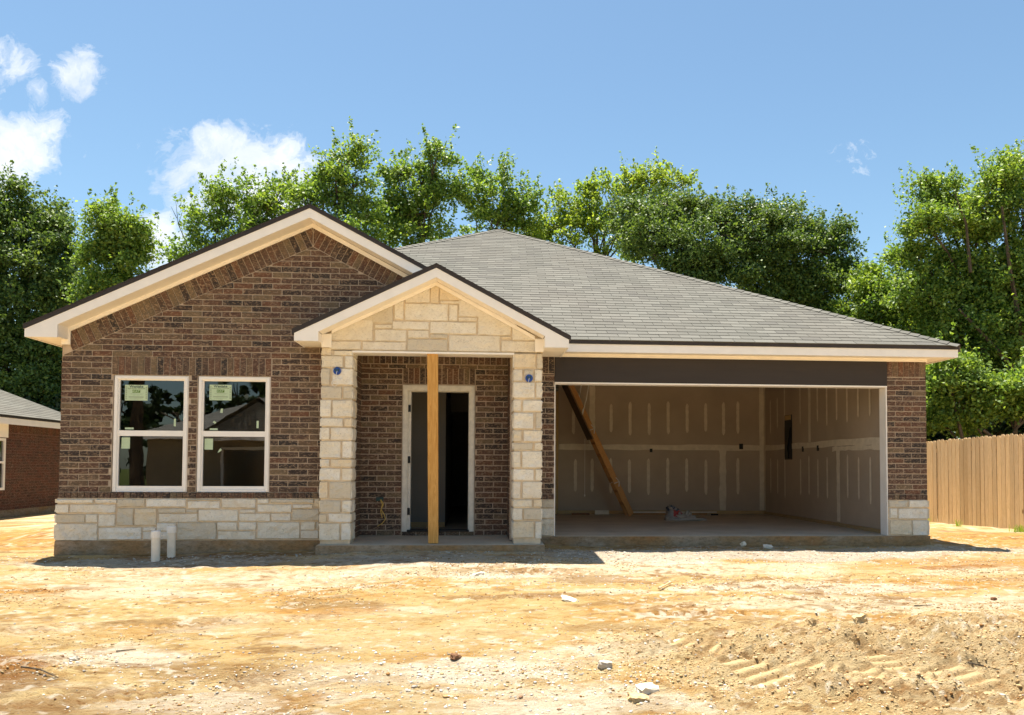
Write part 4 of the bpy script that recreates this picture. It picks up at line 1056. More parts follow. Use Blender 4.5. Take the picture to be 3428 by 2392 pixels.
mb.build('wall_recess', [MT['black_metal'], MT['sill_wood'], MT['black_metal']], gw)

# entry hall and front room, dark behind the openings
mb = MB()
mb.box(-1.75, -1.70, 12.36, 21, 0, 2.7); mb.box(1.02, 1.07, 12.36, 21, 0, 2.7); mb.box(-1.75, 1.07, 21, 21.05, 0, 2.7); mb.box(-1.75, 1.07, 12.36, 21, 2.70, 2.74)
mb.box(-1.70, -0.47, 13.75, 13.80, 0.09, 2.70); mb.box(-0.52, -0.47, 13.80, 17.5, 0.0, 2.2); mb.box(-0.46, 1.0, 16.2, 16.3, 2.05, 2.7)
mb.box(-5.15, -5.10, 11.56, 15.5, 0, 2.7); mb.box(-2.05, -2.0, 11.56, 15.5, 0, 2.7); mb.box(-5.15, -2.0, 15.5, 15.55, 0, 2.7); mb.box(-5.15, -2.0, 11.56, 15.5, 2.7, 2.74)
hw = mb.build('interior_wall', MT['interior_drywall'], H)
mb = MB(); mb.box(-1.70, -0.47, 13.73, 13.80, 0.0, 0.088); mb.build('sill_plate', MT['sill_wood'], hw)
mb = MB(); mb.box(-1.70, 1.02, 12.41, 21, 0.002, 0.008); mb.box(-5.1, -2.05, 11.56, 15.5, 0.012, 0.02); mb.build('floor', MT['concrete'], H)

# entry door frame
mb = MB()
for (a, b, c, d) in ((-1.031, -0.955, 0.062, 2.166), (-0.068, 0.001, 0.062, 2.166), (-0.955, -0.068, 2.086, 2.166)):
    mb.box(a, b, YP - 0.022, YP + 0.02, c, d)
for (a, b, c, d) in ((-1.015, -0.972, 0.062, 2.150), (-0.052, -0.014, 0.062, 2.150), (-0.972, -0.052, 2.105, 2.150)):
    mb.box(a, b, YP - 0.034, YP - 0.0225, c, d)
mb.box(-0.962, -0.915, YP + 0.021, YP + 0.17, 0.07, 2.10); mb.box(-0.085, -0.06, YP + 0.021, YP + 0.17, 0.07, 2.10); mb.box(-0.914, -0.086, YP + 0.021, YP + 0.17, 2.078, 2.10)
df = mb.build('door_frame', MT['door_primer'], H)
for z in (1.83, 1.09, 0.347):
    mb = MB(); mb.box(-0.966, -0.925, YP + 0.004, YP + 0.0205, z - 0.05, z + 0.05); mb.tube([(-0.925, YP - 0.002, z - .05), (-0.925, YP - 0.002, z + .05)], 0.007, 8)
    mb.build('hinge', MT['black_metal'], df)
mb = MB(); mb.box(-0.955, -0.068, YP - 0.03, YP + 0.17, 0.060, 0.085); mb.build('threshold', MT['black_metal'], df)

# windows
def window(w, label, panes, stickers, bits):
    x0, x1, z0, z1 = w
    mb = MB(); yf = YL + 0.012
    t = 0.050
    for (a, b, c, d) in ((x0, x0 + t, z0, z1), (x1 - t, x1, z0, z1), (x0 + t, x1 - t, z1 - t, z1), (x0 + t, x1 - t, z0, z0 + 0.035)): mb.box(a, b, yf, yf + 0.07, c, d)
    for (a, b, c, d) in ((x0 + .012, x0 + t - .008, z0 + .012, z1 - .012), (x1 - t + .008, x1 - .012, z0 + .012, z1 - .012), (x0 + t - .008, x1 - t + .008, z1 - t + .008, z1 - .012)): mb.box(a, b, yf - 0.010, yf - 0.0005, c, d)
    o = mb.build('window', MT['window_vinyl'], H); tag(o, label)
    zm = 1.415
    mb = MB()
    for (a, b, c, d) in ((x0 + t, x0 + t + .016, z0 + .036, z1 - t), (x1 - t - .016, x1 - t, z0 + .036, z1 - t), (x0 + t + .016, x1 - t - .016, zm - .036, zm + .036), (x0 + t + .016, x1 - t - .016, z0 + .036, z0 + .078), (x0 + t + .016, x1 - t - .016, z1 - t - .012, z1 - t)): mb.box(a, b, yf + 0.015, yf + 0.06, c, d)
    mb.build('sash', MT['window_vinyl'], o)
    for (c, d) in ((z0 + .078, zm - .036), (zm + .036, z1 - t - .012)):
        mb = MB(); mb.face([(x0 + t + .016, yf + .04, c), (x1 - t - .016, yf + .04, c), (x1 - t - .016, yf + .04, d), (x0 + t + .016, yf + .04, d)]); mb.build('pane', MT['glass'], o)
    ys = yf + 0.036
    (a, b, c, d) = stickers
    mb = MB(); mb.box(a, b, ys, ys + .002, c, d, 0); cx = (a + b) / 2; hgt = d - c; yt = ys - 0.0006
    text_into(mb, 'Westlake', 0.046, cx, yt, c + hgt * .89, 1, 0.0012)
    text_into(mb, 'Royal Window Solutions\u00ae', 0.0205, cx, yt, c + hgt * .765, 2, 0.0004)
    mb.face([(cx - .05, yt, c + hgt * .50), (cx + .05, yt, c + hgt * .50), (cx + .05, yt, c + hgt * .69), (cx - .05, yt, c + hgt * .69)], 3)
    text_into(mb, 'NCAT\u20191', 0.036, cx, yt - .0006, c + hgt * .595, 0, 0.001)
    for (f0, f1, wd) in ((.405, .425, .07), (.425, .435, .09), (.325, .34, .045), (.19, .26, .095), (.11, .13, .085), (.07, .085, .03)):
        mb.face([(cx - wd, yt, c + hgt * f0), (cx + wd, yt, c + hgt * f0), (cx + wd, yt, c + hgt * f1), (cx - wd, yt, c + hgt * f1)], 4)
    rr = random.Random(3)
    for sx in (a + .018, b - .018):
        zz = c + .02
        while zz < d - .03:
            hh = rr.uniform(.012, .026); mb.face([(sx - .009, yt, zz), (sx + .009, yt, zz), (sx + .009, yt, zz + hh), (sx - .009, yt, zz + hh)], 4); zz += hh + .008
    mb.build('sticker', [MT['paper_sticker'], MT['ink_dark'], MT['ink_olive'], MT['ink_green'], MT['ink_grey']], o)
    for (a, b, c, d) in bits:
        mb = MB(); mb.box(a, b, ys, ys + .002, c, d, 0); mb.build('sticker', MT['paper_sticker'], o)
    return o
o = window((-4.728, -3.778, 0.643, 2.177), 'left window of the front pair', None, (-4.608, -4.315, 1.848, 2.055), [(-4.636, -4.529, 1.212, 1.358), (-4.596, -4.486, 1.465, 1.49), (-3.972, -3.946, 1.512, 1.611)])
o = window((-3.650, -2.718, 0.643, 2.177), 'right window of the front pair', None, (-3.52, -3.232, 1.862, 2.07), [(-3.57, -3.462, 1.205, 1.352), (-3.508, -3.404, 1.464, 1.488), (-2.9, -2.872, 1.494, 1.593)])
ys = YL + 0.048
for (pts) in (((-3.378, 1.70), (-3.345, 1.692), (-3.338, 1.752), (-3.366, 1.752)), ((-3.47, 1.57), (-3.44, 1.546), (-3.424, 1.566), (-3.45, 1.59)), ((-3.40, 1.162), (-3.375, 1.175), (-3.345, 1.20), (-3.362, 1.225), (-3.385, 1.195))):
    mb = MB(); mb.prism(list(pts), F(ys), 0, 0.002); mb.build('paper_scrap', MT['paper_sticker'], o)

# junction boxes, outlet and cable
for (x, z, cz) in ((-1.789, 2.232, 2.10), (0.718, 2.169, 2.03)):
    mb = MB(); n = 20
    mb.tube([(x, YC - 0.030, z), (x, YC + 0.004, z)], 0.050, n, 0)
    mb.tube([(x, YC - 0.034, z), (x, YC - 0.0305, z)], 0.040, n, 0); mb.box(x - .028, x - .008, YC - .036, YC - .0345, z - .01, z + .028, 1); mb.box(x + .006, x + .026, YC - .036, YC - .0345, z - .005, z + .03, 1)
    jb = mb.build('junction_box', [MT['blue_plastic'], MT['ink_dark']], H)
    mb = MB(); pts = []
    for k in range(34):
        t = k / 33 * 4 * math.pi; r_ = 0.040 + 0.005 * math.sin(3 * t)
        pts.append((x - 0.03 + r_ * math.cos(t), YC - 0.030 - 0.004 * k / 33, cz - 0.03 + r_ * 0.85 * math.sin(t)))
    mb.tube([(x, YC - 0.034, z), (x - .01, YC - .045, z - .05)] + pts, 0.0035, 6, 0); mb.build('coiled_wire', MT['pvc_cap'], jb)
mb = MB(); mb.box(-1.395, -1.292, YP - 0.030, YP + 0.0, 0.495, 0.552); ob_ = mb.build('outlet_box', MT['ink_dark'], H)
mb = MB()
mb.tube([(-1.324, YP - .03, .515), (-1.289, YP - .05, .455), (-1.319, YP - .05, .377), (-1.27, YP - .055, .30), (-1.256, YP - .05, .239), (-1.303, YP - .05, .179), (-1.371, YP - .05, .139)], 0.0065, 8)
mb.tube([(-1.335, YP - .03, .515), (-1.305, YP - .045, .45), (-1.328, YP - .04, .36), (-1.304, YP - .04, .256)], 0.0055, 8)
mb.build('cable', MT['cable_yellow'], ob_, True)

# ------------------------------------------------------------------ things at the house
mb = MB()
mb.hexa([(-0.592, 11.06, -0.012), (-0.463, 11.06, -0.012), (-0.463, 11.19, -0.012), (-0.592, 11.19, -0.012), (-0.630, 11.07, 2.478), (-0.490, 11.07, 2.478), (-0.490, 11.20, 2.478), (-0.630, 11.20, 2.478)])
o = mb.build('wooden_post', MT['post_wood']); tag(o, 'bare orange timber post propping up the porch beam', 'post')

for (x, y, r_, zt, lab, cz) in ((-3.945, 10.78, 0.052, 0.182, 'white capped plastic pipe, the nearer and lower of the two by the left wall', 0), (-3.840, 11.02, 0.050, 0.222, 'white capped plastic pipe, the one closer to the stone wall', 1)):
    t = empty('drain_pipe', (x, y, -0.2), lab, 'pipe', 'capped drain pipes by the left wall')
    mb = MB(); mb.tube([(x + 0.004, y, -0.5), (x, y, zt - 0.06)], r_, 20); mb.build('pipe', MT['pvc'], t, False)
    mb = MB(); R2 = r_ + 0.007
    mb.tube([(x, y, zt - 0.085), (x, y, zt - 0.015), (x, y, zt - 0.003), (x, y, zt)], [R2, R2, R2 * 0.9, R2 * 0.72], 20); mb.build('cap', MT['pvc_cap'], t)

# attic ladder in the garage
A0 = Vector((1.885, 0, 2.745)); A1 = Vector((3.185, 0, 0.006)); D = (A1 - A0); LL = D.length; D.normalize(); Nn = Vector((D.z, 0, -D.x))  # Nn points to the lower left
t = empty('attic_ladder', (3.15, 17.0, 0.0), 'folding wooden attic ladder pulled down inside the open garage', 'ladder')
def lp(s, n, y): p = A0 + D * s + Nn * n; return (p.x, y, p.z)
def lbox(mb, s0, s1, n0, n1, y0, y1, m=0):
    mb.hexa([lp(s0, n0, y0), lp(s1, n0, y0), lp(s1, n0, y1), lp(s0, n0, y1), lp(s0, n1, y0), lp(s1, n1, y0), lp(s1, n1, y1), lp(s0, n1, y1)], m)
secs = ((0.05, 1.10), (1.11, 2.28), (2.29, LL))
for (y0, y1) in ((16.72, 16.755), (17.20, 17.235)):
    for (a, b) in secs:
        mb = MB()
        if b == LL:
            q = 0.05
            mb.hexa([lp(a, -.055, y0), lp(b - q, -.055, y0), lp(b - q, -.055, y1), lp(a, -.055, y1), lp(a, .055, y0), lp(b, .055, y0), lp(b, .055, y1), lp(a, .055, y1)])
        else: lbox(mb, a, b, -.055, .055, y0, y1)
        mb.build('stringer', MT['ladder_wood'], t)
for k in range(10):
    s = 0.30 + k * 0.272; p = A0 + D * s
    mb = MB(); mb.box(p.x - 0.055, p.x + 0.055, 16.756, 17.199, p.z - 0.010, p.z + 0.010); mb.build('tread', MT['ladder_wood'], t)
mb = MB(); lbox(mb, 0.0, 1.28, 0.058, 0.085, 16.58, 17.38); mb.build('hatch_panel', MT['panel_wood'], t)
for (s, y) in ((1.105, 16.712), (2.285, 16.712), (1.105, 17.243), (2.285, 17.243)):
    mb = MB()
    mb.beam(lp(s - .10, -.03, y), lp(s, -.06, y), 0.026, 0.014); mb.beam(lp(s, -.06, y), lp(s + .09, -.01, y), 0.026, 0.014); mb.beam(lp(s, -.06, y), lp(s - .01, .05, y), 0.018, 0.012)
    mb.build('hinge', MT['galvanised'], t)
mb = MB(); mb.tube([(2.17, 16.70, 2.08), (2.24, 16.70, 2.35), (2.31, 16.70, 2.74)], 0.012, 6); mb.beam((2.155, 16.70, 2.02), (2.185, 16.70, 2.16), 0.03, 0.03); mb.build('spring_arm', MT['galvanised'], t); mb = MB(); mb.tube([(2.12, 17.25, 2.2), (2.22, 17.25, 2.74)], 0.012, 6); mb.build('spring_arm', MT['galvanised'], t)
mb = MB(); mb.tube([(2.27, 17.1, 1.58), (2.268, 17.1, 0.42)], 0.004, 5); mb.tube([(2.268, 17.1, 0.43), (2.268, 17.1, 0.39)], 0.012, 6); mb.build('pull_cord', MT['pvc_cap'], t)

# rubbish on the garage floor
def lump(mb, cx, cy, rx, ry, rz, seed, m=0, n=18, k=9, crinkle=0.28, z0=0.0, mfun=None):
    rr = np.random.RandomState(seed); base = len(mb.v)
    for j in range(k + 1):
        ph = math.pi / 2 * j / k
        for i in range(n):
            a = 2 * math.pi * i / n
            r_ = 1 + crinkle * (vnoise(np.array([math.cos(a) * 2 + 5 + seed]), np.array([math.sin(a) * 2 + 5 + j * 0.7]), seed)[0] - .5) * 2
            mb.v.append((cx + rx * r_ * math.cos(a) * math.cos(ph), cy + ry * r_ * math.sin(a) * math.cos(ph), z0 + rz * r_ * math.sin(ph)))
    for j in range(k):
        for i in range(n):
            mb.f.append((base + j * n + i, base + j * n + (i + 1) % n, base + (j + 1) * n + (i + 1) % n, base + (j + 1) * n + i)); mb.m.append(m if mfun is None else mfun(i, j))
simple('bag_grey', (0.30, 0.27, 0.24), 0.5, 0.3, 9, 0.4, 0.02); simple('bag_red', (0.34, 0.04, 0.03), 0.5, 0.2, 9); simple('bag_blue', (0.05, 0.07, 0.11), 0.5, 0.3, 9)
mb = MB(); lump(mb, 3.74, 15.55, 0.20, 0.16, 0.25, 4, n=22, k=10, mfun=lambda i, j: 1 if (i in (16, 17, 18, 19) and j in (1, 2, 3, 4, 5) and (i + j) % 4 != 1) else (2 if j in (6, 8) else 0))
o = mb.build('trash_bag', [MT['bag_grey'], MT['bag_red'], MT['bag_blue']], None, True); tag(o, 'crumpled grey and red plastic sack on the garage floor', 'bag')
o.location.z = 0.004
mb = MB(); lump(mb, 3.95, 15.42, 0.26, 0.12, 0.10, 8, crinkle=0.6); lump(mb, 4.02, 15.50, 0.10, 0.08, 0.15, 12, crinkle=0.5); lump(mb, 3.70, 15.33, 0.18, 0.06, 0.05, 14, crinkle=0.6)
o = mb.build('plastic_sheet', MT['plastic_sheet'], None, True); tag(o, 'crumpled translucent plastic film spilling from the sack in the garage', 'plastic film'); o.location.z = 0.004
def board(x0, x1, y, z, w, h, mm, lab, nm='board', cat='board', rz=0.0):
    mb = MB(); mb.box(-(x1 - x0) / 2, (x1 - x0) / 2, -w / 2, w / 2, 0, h); o = mb.build(nm, mm); o.location = ((x0 + x1) / 2, y, z); o.rotation_euler = (0, 0, rz); return tag(o, lab, cat)
board(3.2, 5.15, 17.50, 0.030, 0.04, 0.03, MT['joint_compound'], 'long thin pale strip lying along the garage back wall', rz=0.01)
board(3.25, 4.9, 17.38, 0.005, 0.09, 0.024, MT['ladder_wood'], 'dark plank on the garage floor under the long pale strip')
board(2.02, 2.38, 17.2, 0.005, 0.09, 0.04, MT['brown_debris'], 'dark reddish offcut left of the ladder on the garage floor')
board(2.53, 2.82, 17.42, 0.005, 0.05, 0.085, MT['joint_compound'], 'pale offcut leaning at the garage back wall behind the ladder')
board(4.92, 5.06, 17.1, 0.005, 0.06, 0.03, MT['black_metal'], 'short black scrap at the right end of the pale strip', 'scrap', 'scrap', 0.4)

# picket fence on the right
t = empty('wooden_fence', (10.4, 16.8, -0.25), 'new yellow timber picket fence running back on the right', 'fence')
fx0, fy0, fx1, fy1 = 10.02, 17.75, 10.86, 15.75
dx, dy = (fx1 - fx0) / 2.17, (fy1 - fy0) / 2.17; rr = random.Random(21)
for k in range(-34, 64):
    s = k * 0.0925; x = fx0 + dx * s; y = fy0 + dy * s; s2 = s + 0.083 + rr.uniform(-.003, .003)
    xb, yb = fx0 + dx * s2, fy0 + dy * s2
    g = -0.24 + 0.02 * s + rr.uniform(-0.02, 0.0); top = 1.605 + rr.uniform(-0.014, 0.014) + 0.047 * s
    o1 = rr.uniform(-.006, .006); nx_, ny_ = dy, -dx
    if nx_ > 0: nx_, ny_ = -nx_, -ny_
    th_ = 0.016; ln = rr.uniform(-.004, .004)
    def P_(sx, sy, o_, z): return (sx + nx_ * (o_ + o1), sy + ny_ * (o_ + o1), z)
    e = 0.022
    ex, ey = dx * e, dy * e
    mb = MB()
    mb.hexa([P_(x, y, 0, g), P_(xb, yb, 0, g), P_(xb, yb, th_, g), P_(x, y, th_, g), P_(x + ln, y, 0, top - .03), P_(xb + ln, yb, 0, top - .03), P_(xb + ln, yb, th_, top - .03), P_(x + ln, y, th_, top - .03)])
    mb.hexa([P_(x + ln, y, 0, top - .03), P_(xb + ln, yb, 0, top - .03), P_(xb + ln, yb, th_, top - .03), P_(x + ln, y, th_, top - .03), P_(x + ex, y + ey, 0, top), P_(xb - ex, yb - ey, 0, top), P_(xb - ex, yb - ey, th_, top), P_(x + ex, y + ey, th_, top)])
    mb.build('picket', MT['fence_wood'], t)
for z in (0.05, 0.75, 1.38):
    mb = MB(); a = -34 * .0925; b = 64 * .0925; mb.beam((fx0 + dx * a - nx_ * .03, fy0 + dy * a - ny_ * .03, z + a * .045), (fx0 + dx * b - nx_ * .03, fy0 + dy * b - ny_ * .03, z + b * .045), 0.04, 0.09); mb.build('rail', MT['fence_wood'], t)
for s in (-2.4, 0.0, 2.4, 4.8):
    mb = MB(); mb.box(fx0 + dx * s - nx_ * .1 - .04, fx0 + dx * s - nx_ * .1 + .04, fy0 + dy * s - .04, fy0 + dy * s + .04, -.4, 1.45 + .045 * s); mb.build('fence_post', MT['fence_wood'], t)

# neighbouring house on the left
NB = empty('brick_house', (-12.7, 23.0, -0.3), 'red brick neighbouring house with grey roof seen at the left edge', 'house')
NX = -12.7
mb = MB()
NW = (-23.70, -22.7)     # window span as u=-y ... built on the wall facing +X
for (a, b, c, d) in ((14, 22.6, -0.25, 2.10), (23.72, 27.65, -0.25, 2.10), (22.6, 23.72, -0.25, 0.30), (22.6, 23.72, 1.70, 2.10)):
    mb.box(NX - 0.2, NX, a, b, c, d, 0)
mb.box(-25, NX - 0.2, 27.4, 27.6, -.25, 2.1, 0); mb.box(-25, NX - .2, 14, 14.2, -.25, 2.1, 0)
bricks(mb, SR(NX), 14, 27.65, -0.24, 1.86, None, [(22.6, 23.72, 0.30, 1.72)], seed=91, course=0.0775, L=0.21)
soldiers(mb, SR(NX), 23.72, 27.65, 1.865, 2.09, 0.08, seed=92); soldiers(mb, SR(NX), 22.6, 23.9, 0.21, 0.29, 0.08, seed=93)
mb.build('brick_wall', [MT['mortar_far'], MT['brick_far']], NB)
mb = MB(); mb.box(-25, NX + 0.02, 13.98, 27.67, -0.8, -0.25); mb.build('foundation', MT['slab_edge'], NB)
mb = MB(); mb.box(NX - .05, NX + 0.035, 22.5, 23.80, 1.722, 2.10); mb.build('window_head', MT['trim_paint'], NB)
mb = MB()
for (a, b, c, d) in ((23.64, 23.72, .30, 1.70), (22.6, 22.68, .30, 1.70), (22.68, 23.64, 1.63, 1.70), (22.68, 23.64, .30, .37), (22.68, 23.64, 1.02, 1.08)): mb.box(NX - .03, NX + .02, a, b, c, d)
wn_ = mb.build('window', MT['window_vinyl'], NB)
mb = MB(); mb.face([(NX - .02, 22.68, .37), (NX - .02, 23.64, .37), (NX - .02, 23.64, 1.63), (NX - .02, 22.68, 1.63)]); mb.build('pane', MT['glass'], wn_)
mb = MB(); mb.box(NX - 1.2, NX - 1.15, 21.5, 24.5, -.2, 2.0); mb.build('interior_wall', MT['interior_drywall'], NB)
mb = MB(); mb.box(-12.375, -12.35, 13.7, 27.98, 2.065, 2.235); mb.box(-25, -12.376, 27.955, 27.98, 2.065, 2.235); mb.build('fascia', MT['trim_paint'], NB)
mb = MB(); mb.box(-12.70, -12.376, 13.7, 27.95, 2.10, 2.115); mb.build('soffit', MT['frieze_paint'], NB)
mb = MB(); mb.box(-12.374, -12.335, 13.7, 27.98, 2.236, 2.285); mb.build('drip_edge', MT['drip_edge'], NB)
# roof: slope rising to -X, hip at the far end; real courses
NK = 0.5
def mn(u, v, d):
    c = 1 / math.sqrt(1 + NK * NK); return (-12.34 - v * c + d * NK * c, u, 2.30 + v * NK * c + d * c)
mb = MB(); sl_ = math.sqrt(1 + NK * NK)
VV = 6.5 * sl_
tri = [(13.7, 0), (28.0, 0), (28.0 - 6.5, VV), (13.7, VV)]
mb.prism(tri, mn, -0.03, -0.004, 0)
mb.face([(-12.34, 28.0, 2.30), (-25.3, 28.0, 2.30), (-18.84, 21.5, 5.55)], 1)
rr = random.Random(31); v = 0; i = 0
while v < VV - .05:
    x = 13.0 + (i % 3) * 0.31
    while x < 28.2:
        poly = clip([(x + .004, v), (x + .9, v), (x + .9, v + .17), (x + .004, v + .17)], tri); x += 0.905
        if len(poly) < 3 or area(poly) < .002: continue
        def mn2(u, w, d, v0=v): return mn(u, w, 0.0 if d == 0 else 0.013 - 0.009 * (w - v0) / .17)
        mb.prism(poly, mn2, 0, 1, 2)
    v += 0.141; i += 1
mb.build('roof', [MT['drip_edge'], MT['shingle_sheet'], MT['shingle']], NB)

# houses across the street (behind the viewer, seen mirrored in the window panes)
OB = empty('brick_house', (-9, -15, -0.6), 'tan house with a garage across the street, seen only as a reflection', 'house')
mb = MB()
mb.box(-14.2, -10.9, -15, -14.8, -.7, 2.3); mb.box(-10.9, -7.6, -15, -14.8, 1.7, 2.3); mb.box(-7.6, 1, -15, -14.8, -.7, 2.3); mb.box(-14.2, -14.0, -24, -15, -.7, 2.3); mb.box(-16, 4, -24.2, -24, -.7, 2.3); mb.box(-11.2, -11.1, -24, -14.9, -.7, 2.3); mb.box(-7.5, -7.4, -24, -14.9, -.7, 2.3)
simple('tan_wall', (0.42, 0.34, 0.22), 0.9, 0.1, 4)
mb.build('wall', MT['tan_wall'], OB)
mb = MB(); mb.face([(-14.7, -14.4, 2.3), (1.5, -14.4, 2.3), (-5, -19.5, 5.0), (-8, -19.5, 5.0)]); mb.face([(-14.7, -25, 2.3), (-14.7, -14.4, 2.3), (-8, -19.5, 5.0)])
mb.face([(-11.6, -13.6, 2.3), (-6.9, -13.6, 2.3), (-9.2, -13.6, 3.7)]); mb.face([(-11.9, -13.5, 2.2), (-9.2, -13.5, 3.9), (-9.2, -18, 3.9), (-11.9, -18, 2.2)]); mb.face([(-6.6, -13.5, 2.2), (-6.6, -18, 2.2), (-9.2, -18, 3.9), (-9.2, -13.5, 3.9)])
mb.build('roof', MT['shingle_sheet'], OB)
mb = MB(); mb.box(-14.75, 1.5, -14.4, -14.35, 2.1, 2.3); mb.box(-11.9, -6.6, -13.5, -13.45, 2.05, 2.2); mb.box(-11.0, -10.9, -14.79, -14.7, -.7, 1.75); mb.box(-11, -7.5, -14.79, -14.7, 1.7, 1.82); mb.build('fascia', MT['trim_paint'], OB)

# bits of debris one can pick out on the soil
DEB = [
 ('rubble_chunk', 2.33, 5.28, 0, 0, 0, 0, 0),
]
chunk('plaster_chunk', 1.16, 5.60, 0.14, MT['white_debris'], 1, 'largest white plaster lump, low in the middle of the picture', 'rubble', -0.025, 0.5, 0.4)
chunk('plaster_chunk', 1.08, 5.46, 0.12, MT['clods'], 2, 'grey slab fragment just in front of the largest white lump', 'rubble', 0.0, 0.35, 0.2)
chunk('plaster_chunk', 0.965, 6.12, 0.09, MT['grey_debris'], 3, 'blocky brown grey brick bit standing on the pale sand in the middle', 'rubble', 0.0, 0.6, 0.1)
chunk('plaster_chunk', -0.13, 6.38, 0.075, MT['brown_debris'], 4, 'dark brown lump among the white lime patch', 'rubble', 0, 0.6)
chunk('plaster_chunk', 0.95, 8.28, 0.15, MT['white_debris'], 5, 'flat white scrap beside the brown churned patch before the porch', 'rubble', 0, 0.18, 0.1)
chunk('plaster_chunk', 3.80, 11.62, 0.07, MT['white_debris'], 6, 'small white lump at the foot of the garage slab', 'rubble', 0.06, 0.8)
chunk('plaster_chunk', 4.15, 11.60, 0.12, MT['white_debris'], 7, 'flat white shard right of the white lump at the garage slab', 'rubble', 0.02, 0.25, 0.1)
chunk('plaster_chunk', -3.0, 6.62, 0.06, MT['white_debris'], 8, 'white pebble sized lump right of the dark earth patch on the left', 'rubble', 0, 0.5)
chunk('plaster_chunk', 1.72, 6.95, 0.08, MT['white_debris'], 9, 'white stone at the left edge of the churned sand', 'rubble', 0, 0.5)
chunk('plaster_chunk', 3.20, 5.62, 0.12, MT['clods'], 10, 'greyish shard lying on the flattened track print', 'rubble', 0, 0.2, -0.6)
chunk('sand_clod', 2.98, 7.26, 0.10, MT['clods'], 11, 'large angular sand clod, left of two on the churned bank', 'clod', 0, 0.8)
chunk('sand_clod', 3.42, 7.24, 0.11, MT['clods'], 12, 'large angular sand clod, right of two on the churned bank', 'clod', 0, 0.8)
chunk('plaster_chunk', 0.05, 9.55, 0.14, MT['white_debris'], 13, 'small white lump in the white streak in front of the porch', 'rubble', 0, 0.4)
chunk('plaster_chunk', 5.35, 8.3, 0.06, MT['brown_debris'], 14, 'rusty brown lump on the bright soil right of the middle', 'rubble', 0, 0.6)
def stick(pts, r_, mm, lab):
    P = [(x, y, float(gz(x, y)[0]) + dz) for x, y, dz in pts]
    mb = MB(); mb.tube(P, [r_] * (len(P) - 1) + [r_ * .5], 6); o = mb.build('stick', mm); return tag(o, lab, 'stick')
stick([(-3.22, 6.30, .03), (-3.05, 6.22, .03), (-2.88, 6.12, .012)], 0.006, MT['bark'], 'thin twig lying across the dark earth patch on the left')
stick([(4.35, 8.02, .01), (4.55, 8.05, .01)], 0.007, MT['bark'], 'dark stick on the pale soil before the right end of the garage')
stick([(3.75, 6.15, .03), (3.85, 6.12, .03), (3.95, 6.08, .02)], 0.007, MT['bark'], 'dark bent twig in the churned sand at the right')
stick([(1.95, 8.75, .03), (2.15, 9.05, .03)], 0.012, MT['fence_wood'], 'short stick standing out of the soil in front of the garage')
stick([(-2.75, 6.75, .01), (-2.62, 6.8, .01)], 0.006, MT['bark'], 'thin dark twig beside the white patch on the left')

# ------------------------------------------------------------------ weeds and grass
def blades(name, pts, hgt, seed, mm, label, cat=None, kind='stuff'):
    rr = np.random.RandomState(seed); V = []; Fc = []
    for (x, y) in pts:
        z = float(gz(x, y)[0]); h = hgt * rr.uniform(.5, 1.2); a = rr.rand() * 6.28; ln = rr.uniform(.1, .6) * h
        w = 0.006; ca, sa = math.cos(a), math.sin(a); b = len(V)
        V += [(x - sa * w, y + ca * w, z - .01), (x + sa * w, y - ca * w, z - .01), (x + ca * ln + sa * w * .3, y + sa * ln - ca * w * .3, z + h), (x + ca * ln - sa * w * .3, y + sa * ln + ca * w * .3, z + h)]
        Fc.append((b, b + 1, b + 2, b + 3))
    o = np_mesh(name, np.array(V), np.array(Fc), mm); return tag(o, label, cat, None, kind)
rr = np.random.RandomState(55); pts = []
for (cx, cy, r1, r2, n) in ((9.85, 17.75, .12, .15, 60), (10.5, 15.2, .3, .25, 220), (9.9, 16.5, .06, .1, 30)):
    pts += [(cx + rr.randn() * r1 * .5, cy + rr.randn() * r2 * .5) for _ in range(n)]
blades('grass', pts, 0.13, 3, MT['leaf_light'], 'tufts of fresh grass at the foot of the fence')

